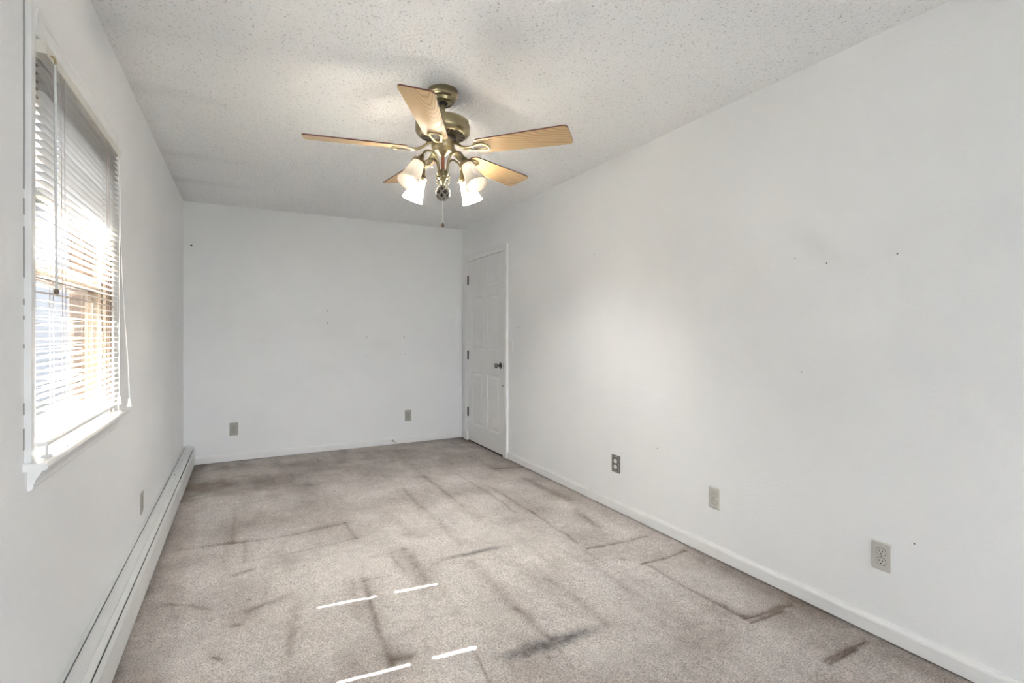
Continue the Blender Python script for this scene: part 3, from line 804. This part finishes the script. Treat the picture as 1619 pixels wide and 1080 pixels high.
fr = [(-0.4125, 0.1555), (-0.4030, 0.136), (-0.4030, 0.022), (-0.4080, 0.016), (-0.4095, 0.016), (-0.4055, 0.024), (-0.4055, 0.135), (-0.4145, 0.1535)]
hpart('front_panel', fr, HY0, YJ-0.05)
hpart('front_panel', [(x+0.0025, z+0.001) for x, z in fr], YJ-0.058, HY1-0.014)
for y in (YJ+0.02, 4.93):
    bm = bmesh.new(); lathe(bm, [(0, 0.004), (0.004, 0.004), (0.006, 0.0), (0, 0.0)], 8, off=(-0.452-XL, y-2.5, 0.1805)); finish('screw', bm, M['nickel'], H)
cap = [(XL+0.001, 0.004), (-0.400, 0.004), (-0.3985, 0.130), (-0.403, 0.148), (-0.414, 0.168), (-0.430, 0.181), (-0.450, 0.186), (XL+0.001, 0.186)]
hpart('end_cap', cap, HY1-0.013, HY1)
hpart('end_cap', cap, HY0-0.013, HY0)

# ------------------------------------------------------------------ door in the right wall
DY0, DY1, DZ1 = 4.418, 5.303, 2.036        # latch side, hinge side, top
D = empty('door_1', (XR, (DY0+DY1)/2, 0), kind='structure')
DO = (DY0+DY1)/2
DF = XR-0.0105                             # door face
bm = bmesh.new()      # stiles and rails as a face with openings
Yc = sorted({DY0, DY1, 4.519, 4.815, 4.917, 5.206}); Zc = sorted({0.014, DZ1, 0.204, 0.797, 1.036, 1.624, 1.725, 1.926})
PAN = [(4.917, 5.206, 1.725, 1.926), (4.519, 4.815, 1.725, 1.926), (4.917, 5.206, 1.036, 1.624), (4.519, 4.815, 1.036, 1.624), (4.917, 5.206, 0.204, 0.797), (4.519, 4.815, 0.204, 0.797)]
V = {}
for i, y in enumerate(Yc):
    for j, z in enumerate(Zc):
        V[i, j] = bm.verts.new((DF-XR, y-DO, z))
for i in range(len(Yc)-1):
    for j in range(len(Zc)-1):
        ym, zm = (Yc[i]+Yc[i+1])/2, (Zc[j]+Zc[j+1])/2
        if any(p[0] < ym < p[1] and p[2] < zm < p[3] for p in PAN): continue
        bm.faces.new((V[i, j], V[i+1, j], V[i+1, j+1], V[i, j+1]))
r_ = bmesh.ops.extrude_face_region(bm, geom=list(bm.faces))
bmesh.ops.translate(bm, verts=[v for v in r_['geom'] if isinstance(v, bmesh.types.BMVert)], vec=(0.0095, 0, 0))
finish('door_slab', bm, M['door'], D)
for (y0, y1, z0, z1) in PAN:     # each moulded panel: sloping sticking, flat groove, raised field
    bm = bmesh.new()
    rings = []
    for ins, dx in ((0.0, 0.0), (0.006, 0.0015), (0.014, 0.0075), (0.022, 0.0075), (0.048, 0.0018)):
        rings.append([bm.verts.new((DF-XR+dx, y-DO, z)) for y, z in ((y0+ins, z0+ins), (y1-ins, z0+ins), (y1-ins, z1-ins), (y0+ins, z1-ins))])
    for A, B in zip(rings, rings[1:]):
        for k in range(4): bm.faces.new((A[k], A[(k+1) % 4], B[(k+1) % 4], B[k]))
    bm.faces.new(rings[-1])
    finish('panel', bm, M['door'], D)
# gap under / over the door
finish('threshold_gap', bx((-0.0085, DY0-DO, 0.001), (0.0005, DY1-DO, 0.013)), M['dark'], D)
finish('door_gap', bx((-0.0075, DY0-DO-0.001, DZ1), (0.0005, DY1-DO, DZ1+0.004)), M['dark'], D)
for zc in (1.823, 0.974, 0.330):
    bm = bmesh.new(); tube(bm, [(-0.015, DY1-DO+0.008, zc-0.051), (-0.015, DY1-DO+0.008, zc+0.051)], 0.008, 10)
    hg = finish('hinge', bm, M['bronze'], D)
    bm = bmesh.new(); box(bm, (-0.0135, DY1-DO-0.004, zc-0.05), (-0.0105, DY1-DO+0.018, zc+0.05)); finish('leaf', bm, M['bronze'], hg)
mt = Matrix.Rotation(-PI/2, 4, 'Y')
bm = bmesh.new(); lathe(bm, [(0, 0.001), (0.033, 0.001), (0.033, 0.006), (0.028, 0.010), (0.013, 0.012), (0.0115, 0.030), (0.014, 0.036), (0.022, 0.041), (0.0275, 0.050), (0.0275, 0.057), (0.022, 0.065), (0.010, 0.069), (0, 0.0695)], 24, mat=mt)
kn = finish('door_knob', bm, M['nickel'], D, auto=40, loc=(DF-XR, 4.487-DO, 0.900))
finish('latch_plate', bx((-0.0120, DY0-DO+0.001, 0.870), (-0.0100, DY0-DO+0.010, 0.930)), M['nickel'], D)
finish('bare_patch', bx((-0.0112, 4.434-DO, 0.690), (-0.0102, 4.450-DO, 0.716)), M['putty'], D)
# casing round the door
T1 = empty('trim_1', (XR, DO, 0), kind='structure')
def tpoly(name, prof, axis, a0, a1):
    bm = bmesh.new(); extrude_profile(bm, prof, axis, a0, a1); return finish(name, bm, M['trim'], T1)
tpoly('side_casing', [(-t, 4.345+u-DO) for u, t in [(u, t*1.6) for u, t in casing_profile(0.056)]], 'z', 0.10, 2.098)
tpoly('side_casing', [(-t, 5.392-u-DO) for u, t in [(u, t*1.6) for u, t in casing_profile(0.068)]], 'z', 0.10, 2.098)
tpoly('head_casing', [(-t, 2.098-u) for u, t in [(u, t*1.6) for u, t in casing_profile(0.056)]], 'y', 4.401-DO, 5.324-DO)
for y0, y1 in ((4.345-0.006, 4.415), (5.318, 5.398)):
    b_ = bx((-0.026, y0-DO, 0.003), (0, y1-DO, 0.104), 0.002); finish('plinth_block', b_, M['trim'], T1)
for y0, y1 in ((4.404, DY0), (DY1, 5.322)):
    finish('jamb_edge', bx((-0.0115, y0-DO, 0.004), (0.0, y1-DO, DZ1+0.004)), M['trim'], T1)
finish('head_jamb_edge', bx((-0.0115, 4.404-DO, DZ1+0.004), (0.0, 5.322-DO, 2.042+0.004)), M['trim'], T1)

# ------------------------------------------------------------------ wall outlets and light switch
def round_rect(w, h_, r, n=4):
    pts = []
    for cx2, cy2, a0 in ((w-r, h_-r, 0), (-w+r, h_-r, PI/2), (-w+r, -h_+r, PI), (w-r, -h_+r, 1.5*PI)):
        for k in range(n+1):
            a = a0+PI/2*k/n; pts.append((cx2+r*math.cos(a), cy2+r*math.sin(a)))
    return pts
def plate_bm(w, h_, t, r=0.004, inset=0.004):
    """cover plate in the local x-z plane, facing -y"""
    bm = bmesh.new(); rings = []
    for ins, y in ((0, 0), (0, -t*0.45), (inset, -t)):
        rings.append([bm.verts.new((x, y, z)) for x, z in round_rect(w/2-ins, h_/2-ins, max(r-ins*0.5, 0.001))])
    n = len(rings[0])
    for A, B in zip(rings, rings[1:]):
        for k in range(n): bm.faces.new((A[k], A[(k+1) % n], B[(k+1) % n], B[k]))
    bm.faces.new(rings[-1]); bm.faces.new(list(reversed(rings[0])))
    return bm
def recep_bm(t0, t1):
    bm = bmesh.new()
    pts = []
    for k in range(28):           # circle with flattened top and bottom
        a = 2*PI*k/28; pts.append((0.0172*math.cos(a), max(-0.0137, min(0.0137, 0.0172*math.sin(a)))))
    A = [bm.verts.new((x, -t0, z)) for x, z in pts]; B = [bm.verts.new((x*0.95, -t1, z*0.95)) for x, z in pts]
    for k in range(28): bm.faces.new((A[k], A[(k+1) % 28], B[(k+1) % 28], B[k]))
    bm.faces.new(B); return bm
def make_outlet(loc, rotz, label, w=0.074, h_=0.114, plate=M['almond'], face=M['ivory'], t=0.006, beads=False, group='duplex wall outlets'):
    o = empty('wall_outlet', loc, label, 'outlet', group, rot=(0, 0, rotz))
    pl = finish('cover_plate', plate_bm(w, h_, t), plate, o)
    for zc in (0.0195, -0.0195):
        rc = finish('receptacle', recep_bm(t*0.6, t+0.0016), face, o, loc=(0, 0, zc))
        bm = bmesh.new()
        out = [(0.0172*math.cos(2*PI*k/28), max(-0.0137, min(0.0137, 0.0172*math.sin(2*PI*k/28)))) for k in range(28)]
        rg = [[bm.verts.new((x*f_, y_, z*f_)) for x, z in out] for f_, y_ in ((0.97, -t-0.0006), (1.065, -t-0.0006), (1.065, -t+0.001))]
        for A, B in zip(rg, rg[1:]):
            for k in range(28): bm.faces.new((A[k], A[(k+1) % 28], B[(k+1) % 28], B[k]))
        finish('seam', bm, M['nail'], rc)
        for dx, hh in ((-0.0062, 0.0042), (0.0062, 0.0034)):
            finish('slot', bx((dx-0.0011, -t-0.0022, 0.003-hh), (dx+0.0011, -t-0.0012, 0.003+hh)), M['slot'], rc)
        bm = bmesh.new(); lathe(bm, [(0, 0.0022), (0.0026, 0.0022), (0.0026, 0.001), (0, 0.001)], 10, mat=Matrix.Rotation(PI/2, 4, 'X'), off=(0, -t, -0.0075))
        finish('ground_hole', bm, M['slot'], rc)
    bm = bmesh.new(); lathe(bm, [(0, 0.0012), (0.0022, 0.001), (0.0028, 0), (0, 0)], 10, mat=Matrix.Rotation(PI/2, 4, 'X'), off=(0, -t, 0))
    finish('screw', bm, M['nickel'], o)
    if beads:
        bm = bmesh.new()
        ptsb = [(sx*(w/2-0.008), z) for sx in (-1, 1) for z in np.linspace(-h_/2+0.012, h_/2-0.012, 8)] + [(x, sz*(h_/2-0.009)) for sz in (-1, 1) for x in (-0.014, 0, 0.014)]
        for x, z in ptsb:
            lathe(bm, [(0, 0.0030), (0.0020, 0.0022), (0.0028, 0), (0, 0)], 8, mat=Matrix.Rotation(PI/2, 4, 'X'), off=(x, -t, z))
        finish('bead_border', bm, M['pearl'], o, smooth=True, kind='stuff')
    return o
RW, LW = -PI/2, PI/2           # plates face -y locally; turned onto the right / left wall
make_outlet((XR, 2.735, 0.322), RW, 'dark pewter patterned outlet plate with white sockets on the right wall near the door', w=0.088, h_=0.118, plate=M['pewterplate'], face=M['whitep'], beads=True)
make_outlet((XR, 1.909, 0.326), RW, 'pale almond outlet plate in the middle of the right wall, beyond the nearest one')
make_outlet((XR, 1.092, 0.328), RW, 'almond outlet plate on the right wall nearest the viewer, largest in view')
make_outlet((-0.088, YB, 0.304), 0, 'aged grey-beige outlet plate on the far wall beside the baseboard heater', w=0.072, h_=0.122, plate=M['almond_d'], face=M['almond_d'])
make_outlet((1.616, YB, 0.304), 0, 'aged grey-beige outlet plate on the far wall towards the door', w=0.072, h_=0.122, plate=M['almond_d'], face=M['almond_d'])
make_outlet((XL, 3.381, 0.300), LW, 'almond outlet plate seen edge-on on the window wall just above the heater', w=0.076, h_=0.116, plate=M['almond_d'], face=M['almond_d'], t=0.0035)
SWO = empty('light_switch', (XR, 4.280, 1.092), 'white toggle light switch plate beside the door casing', 'light switch', rot=(0, 0, RW))
finish('switch_plate', plate_bm(0.074, 0.114, 0.006), M['whitep'], SWO)
bm = bmesh.new(); box(bm, (-0.0045, -0.0075, -0.011), (0.0045, -0.0055, 0.011), 0.001); finish('toggle_slot', bm, M['ivory'], SWO)
bm = bmesh.new(); extrude_profile(bm, [(-0.006, -0.005), (-0.016, 0.004), (-0.015, 0.008), (-0.006, 0.005)], 'x', -0.0035, 0.0035); finish('toggle', bm, M['whitep'], SWO)
for z in (-0.030, 0.030):
    bm = bmesh.new(); lathe(bm, [(0, 0.0012), (0.0025, 0.001), (0.003, 0), (0, 0)], 10, mat=Matrix.Rotation(PI/2, 4, 'X'), off=(0, -0.006, z)); finish('screw', bm, M['almond_d'], SWO)

# spring door stop screwed into the far skirting
DS = empty('door_stop', (1.440, YB-BT, 0.040), 'small spring door stop with white tip on the far baseboard', 'door stop')
bm = bmesh.new(); lathe(bm, [(0, 0), (0.011, 0), (0.011, 0.003), (0.006, 0.008), (0, 0.008)], 14, mat=Matrix.Rotation(PI/2, 4, 'X')); finish('base', bm, M['nickel'], DS)
bm = bmesh.new()
hel = [(0.0055*math.cos(2*PI*9*t)+0.028*t*t, -0.006-0.050*t, 0.0055*math.sin(2*PI*9*t)-0.012*t*t) for t in [k/110 for k in range(111)]]
tube(bm, hel, 0.0013, 5); finish('spring', bm, M['almond'], DS, smooth=True)
bm = bmesh.new(); lathe(bm, [(0, 0.060), (0.008, 0.060), (0.009, 0.066), (0.008, 0.074), (0.004, 0.077), (0, 0.077)], 14, mat=Matrix.Rotation(PI/2, 4, 'X'), off=(0.030, 0.004, -0.013)); finish('tip', bm, M['whitep'], DS)

# ------------------------------------------------------------------ ceiling fan with light kit (local z = 0 at the ceiling)
F = empty('ceiling_fan', FAN, 'antique brass ceiling fan with five oak blades and four frosted bell lights', 'ceiling fan')
zz = lambda z: z-ZC
def flathe(name, prof, mat, parent=F, seg=40, auto=35):
    bm = bmesh.new(); lathe(bm, [(r, zz(z)) for r, z in prof], seg); return finish(name, bm, mat, parent, auto=auto)
flathe('canopy', [(0, 2.4395), (0.0745, 2.4395), (0.0765, 2.436), (0.0765, 2.416), (0.074, 2.413), (0.0745, 2.410), (0.070, 2.401), (0.061, 2.396), (0.0605, 2.393), (0.057, 2.381), (0.050, 2.376), (0.047, 2.3735), (0.046, 2.377), (0.020, 2.378), (0, 2.378)], M['brass'])
flathe('hanger_ball', [(0, 2.385), (0.024, 2.385), (0.026, 2.377), (0.020, 2.369), (0.013, 2.367), (0, 2.367)], M['vent'], seg=24)
flathe('downrod', [(0, 2.37), (0.0125, 2.37), (0.0125, 2.296), (0.018, 2.294), (0.018, 2.284), (0, 2.284)], M['brass'], seg=20)
mo = flathe('motor_housing', [(0, 2.284), (0.030, 2.284), (0.126, 2.2835), (0.131, 2.282), (0.1355, 2.277), (0.136, 2.274), (0.136, 2.236), (0.134, 2.229), (0.126, 2.219), (0.116, 2.213), (0.112, 2.2125), (0.068, 2.205), (0.062, 2.206), (0, 2.206)], M['brass'], seg=56)
bm = bmesh.new()      # radial cooling slots
for k in range(30):
    a = 2*PI*k/30
    c_, s_ = math.cos(a), math.sin(a)
    pts = [(0.074, -0.0016, 2.2068), (0.074, 0.0016, 2.2068), (0.109, 0.0040, 2.2118), (0.109, -0.0040, 2.2118)]
    A = [bm.verts.new((r*c_-w*s_, r*s_+w*c_, zz(z)-0.0012)) for r, w, z in pts]; B = [bm.verts.new((r*c_-w*s_, r*s_+w*c_, zz(z)+0.003)) for r, w, z in pts]
    bm.faces.new(A); bm.faces.new(B)
    for q in range(4): bm.faces.new((A[q], A[(q+1) % 4], B[(q+1) % 4], B[q]))
finish('vent_slots', bm, M['vent'], mo, kind='stuff')
flathe('flywheel', [(0, 2.207), (0.066, 2.207), (0.068, 2.203), (0.068, 2.196), (0.050, 2.192), (0, 2.192)], M['vent'])
flathe('switch_housing', [(0, 2.197), (0.052, 2.197), (0.057, 2.194), (0.0575, 2.156), (0.0555, 2.150), (0.049, 2.140), (0.045, 2.136), (0.0445, 2.133), (0.041, 2.131), (0.036, 2.127), (0.024, 2.118), (0.012, 2.110), (0, 2.108)], M['brass'])
flathe('center_tube', [(0, 2.115), (0.009, 2.115), (0.009, 2.035), (0, 2.035)], M['copper'], seg=16)
hub = flathe('light_hub', [(0, 2.046), (0.010, 2.046), (0.018, 2.043), (0.0225, 2.038), (0.0225, 2.013), (0.026, 2.010), (0.026, 2.005), (0.022, 1.999), (0.014, 1.986), (0.008, 1.974), (0.006, 1.966), (0, 1.964)], M['brass'], seg=28)
# woven finial ball
bm = bmesh.new()
zc_, rb = zz(1.928), 0.0335
for hand in (1, -1):
    for k in range(6):
        pts = []
        for i in range(25):
            t = -1+2*i/24; lat = t*1.38
            lon = 2*PI*k/6+hand*1.25*t
            rr = rb+0.0016*hand*math.cos(6*t*PI)
            pts.append((rr*math.cos(lat)*math.cos(lon), rr*math.cos(lat)*math.sin(lon), zc_+rr*1.02*math.sin(lat)))
        tube(bm, pts, 0.0040, 6)
finial = finish('finial_ball', bm, M['pewter'], F, smooth=True)
bm = bmesh.new(); lathe(bm, [(0, zc_+0.030)]+[(0.030*math.cos(a), zc_+0.030*math.sin(a)) for a in [PI/2-PI*k/10 for k in range(1, 10)]]+[(0, zc_-0.030)], 16); finish('core', bm, M['vent'], finial, smooth=True)
bm = bmesh.new(); lathe(bm, [(0, zz(1.970)), (0.008, zz(1.969)), (0.011, zz(1.964)), (0.008, zz(1.959)), (0, zz(1.958))], 14); finish('neck_ring', bm, M['brass_light'], finial, smooth=True)
# pull chain
bm = bmesh.new()
for k in range(34):
    z = zz(1.893)-k*0.0033
    lathe(bm, [(0, z+0.0017), (0.0019, z+0.0008), (0.0019, z-0.0008), (0, z-0.0017)], 6)
ch = finish('pull_chain', bm, M['chain'], F, smooth=True)
bm = bmesh.new(); lathe(bm, [(0, zz(1.782)), (0.003, zz(1.781)), (0.0045, zz(1.776)), (0.008, zz(1.768)), (0.006, zz(1.758)), (0, zz(1.756))], 12); finish('fob', bm, M['fob'], ch, auto=40)

# blades and blade irons
def blade_bm():
    bm = bmesh.new()
    out = []
    def arc(cx2, cy2, r, a0, a1, n=6):
        for k in range(n+1):
            a = a0+(a1-a0)*k/n; out.append((cx2+r*math.cos(a), cy2+r*math.sin(a)))
    r0, r1, w0, w1 = 0.178, 0.652, 0.058, 0.0735
    arc(r1-0.022, w1-0.022, 0.022, PI/2, 0); out.reverse(); o1 = list(out); out.clear()
    # counter-clockwise outline: root corners well rounded, tip corners tighter
    def add(cx2, cy2, r, a0, a1, n=6): arc(cx2, cy2, r, a0, a1, n)
    add(r0+0.030, -w0+0.030, 0.030, PI, 1.5*PI); add(r1-0.022, -w1+0.022, 0.022, 1.5*PI, 2*PI); add(r1-0.022, w1-0.022, 0.022, 0, PI/2); add(r0+0.030, w0-0.030, 0.030, PI/2, PI)
    lo = [bm.verts.new((x, y, -0.003)) for x, y in out]; hi = [bm.verts.new((x, y, 0.003)) for x, y in out]
    n = len(out)
    f0 = bm.faces.new(list(reversed(lo))); f0.material_index = 0
    f1 = bm.faces.new(hi); f1.material_index = 1
    for k in range(n):
        f_ = bm.faces.new((lo[k], lo[(k+1) % n], hi[(k+1) % n], hi[k])); f_.material_index = 1
    return bm
def iron_bm():
    """cast bracket: two arms leave the hub, dip, and close in a rounded loop under the blade"""
    bm = bmesh.new()
    side = [(0.055, 0.006, 0.038), (0.080, 0.008, 0.026), (0.108, 0.011, 0.005), (0.140, 0.015, -0.006), (0.172, 0.021, -0.006), (0.200, 0.029, -0.004), (0.222, 0.032, -0.006), (0.238, 0.026, -0.0085), (0.245, 0.012, -0.009)]
    pts = spline(side+[(x, -y, z) for x, y, z in reversed(side)], 4)
    rad = []
    for p in pts:
        rad.append(0.0072 if p.x < 0.15 else 0.0060)
    tube(bm, pts, rad, 8, flat=0.72)
    # solid web between the two arms near the hub
    web = spline([(0.055, 0, 0.037), (0.080, 0, 0.025), (0.108, 0, 0.004), (0.140, 0, -0.007), (0.158, 0, -0.007)], 4)
    tube(bm, web, [0.011]*(len(web)-1)+[0.006], 8, flat=0.45)
    return bm
ZBL = 2.140
angs = [math.radians(240.8+72*k) for k in range(5)]
PITCHB = math.radians(-12.0)
FIG = [(0.525, 0.62), (0.36, 0.13), (0.63, 0.12), (0.35, 0.15), (0.62, 0.14)]
b0 = finish('blade', blade_bm(), [M['oak'], M['blade_edge']], F, loc=(0, 0, zz(ZBL)), rot=(PITCHB, 0, angs[0]))
i0 = finish('blade_iron', iron_bm(), M['brass'], F, smooth=True, loc=(0, 0, zz(ZBL)), rot=(PITCHB*0.6, 0, angs[0]))
bm = bmesh.new(); box(bm, (0.168, -0.022, -0.0045), (0.236, 0.022, -0.0032), 0.001); p0 = finish('mount_pad', bm, M['vent'], i0)
for dy in (-0.014, 0.014):
    bm = bmesh.new(); lathe(bm, [(0, -0.0075), (0.004, -0.007), (0.005, -0.0045), (0, -0.0045)], 8, off=(0.228, dy, 0)); finish('screw', bm, M['brass_light'], i0)
b0.color = (*FIG[0], 0, 1)
for k in range(1, 5):
    bk = copy_of(b0, F, rot=(PITCHB, 0, angs[k])); bk.color = (*FIG[k], 0, 1); copy_of(i0, F, rot=(PITCHB*0.6, 0, angs[k]))

# light arms, sockets, shades
TILT = math.radians(30)
ARM = [(0.026, 2.020), (0.031, 2.045), (0.034, 2.072), (0.045, 2.097), (0.072, 2.114), (0.103, 2.112), (0.126, 2.098), (0.139, 2.078)]
def arm_bm():
    bm = bmesh.new()
    pts = spline([(r, 0, zz(z)) for r, z in ARM], 6); n = len(pts)
    tube(bm, pts, [0.0062-0.0012*(i/n) for i in range(n)], 9)
    lathe(bm, [(0, zz(2.030)), (0.0085, zz(2.030)), (0.0085, zz(2.012)), (0, zz(2.012))], 10, off=(0.027, 0, 0))
    # two small scroll hooks under the hub
    tube(bm, spline([(0.024, 0, zz(2.008)), (0.036, 0, zz(2.000)), (0.046, 0, zz(2.006)), (0.047, 0, zz(2.017))], 5), [0.0030]*10+[0.0024]*6, 6)
    tube(bm, spline([(0.018, 0, zz(1.992)), (0.030, 0, zz(1.982)), (0.040, 0, zz(1.984)), (0.042, 0, zz(1.994))], 5), [0.0030]*10+[0.0024]*6, 6)
    return bm
MT = Matrix.Translation(Vector((0.139, 0, zz(2.078)))) @ Matrix.Rotation(-TILT, 4, 'Y')
def socket_bm():
    bm = bmesh.new()
    lathe(bm, [(0, 0.004), (0.0075, 0.004), (0.010, -0.004), (0.0145, -0.012), (0.018, -0.024), (0.026, -0.034), (0.0335, -0.040), (0.0345, -0.046), (0.0345, -0.054), (0.032, -0.054), (0.031, -0.046), (0, -0.044)], 28, mat=MT)
    for a in (0.4, 2.5, 4.6):      # thumbscrews that grip the glass
        p = MT @ Vector((0.034*math.cos(a), 0.034*math.sin(a), -0.050)); q = MT @ Vector((0.043*math.cos(a), 0.043*math.sin(a), -0.050))
        tube(bm, [p, q], 0.0032, 7)
    return bm
SP = [(0.0290, -0.046), (0.0310, -0.058), (0.0335, -0.075), (0.0365, -0.095), (0.0405, -0.118), (0.0455, -0.140), (0.0510, -0.158), (0.0570, -0.171)]
def shade_bm():
    bm = bmesh.new()
    seg = 120
    rings = []
    for t, (dr) in ((0, 0.0), (1, -0.0024)):
        for r, z in (SP if t == 0 else reversed(SP)):
            rip = 0.0009*min(1, max(0, (-z-0.060)/0.03))*r/0.04
            ring = [bm.verts.new(MT @ Vector(((r+dr+rip*math.cos(24*a))*math.cos(a), (r+dr+rip*math.cos(24*a))*math.sin(a), z))) for a in [2*PI*k/seg for k in range(seg)]]
            rings.append(ring)
    for A, B in zip(rings, rings[1:]+rings[:1]):
        for k in range(seg):
            j = (k+1) % seg; bm.faces.new((A[k], A[j], B[j], B[k]))
    return bm
def bulb_bm():
    bm = bmesh.new(); lathe(bm, [(0, -0.046), (0.010, -0.048), (0.011, -0.062), (0.015, -0.075), (0.0195, -0.090), (0.0195, -0.100), (0.015, -0.111), (0.008, -0.117), (0, -0.118)], 18, mat=MT); return bm
M['bulb_on'] = emit_material('lit_bulb', (1.0, 0.98, 0.935), 300.0)
M['bulb_low'] = emit_material('dim_bulb', (1.0, 0.93, 0.82), 0.6)
A_LIT = [(-65, 0.25), (25, 1.0), (115, 1.0), (205, 0.25)]
a_o = None
for deg, on in A_LIT:
    a = math.radians(deg)
    if a_o is None:
        a_o = finish('light_arm', arm_bm(), M['brass'], F, smooth=True, rot=(0, 0, a)); s_o = finish('socket_cup', socket_bm(), M['brass'], a_o, auto=40)
        sh = finish('lamp_shade', shade_bm(), M['shade'], F, smooth=True, rot=(0, 0, a))
        bm = bmesh.new(); tube(bm, [MT @ Vector((0.0558*math.cos(t), 0.0558*math.sin(t), -0.1712)) for t in [2*PI*k/48 for k in range(48)]], 0.0014, 6, closed=True)
        ri = finish('rim', bm, M['rim'], sh, smooth=True)
        bu = finish('bulb', bulb_bm(), M['bulb_low'], F, smooth=True, rot=(0, 0, a))
    else:
        copy_of(a_o, F, rot=(0, 0, a)); copy_of(sh, F, rot=(0, 0, a)); b2 = copy_of(bu, F, rot=(0, 0, a))
        if on > 0.5:
            b2.data = b2.data.copy(); b2.data.materials[0] = M['bulb_on']
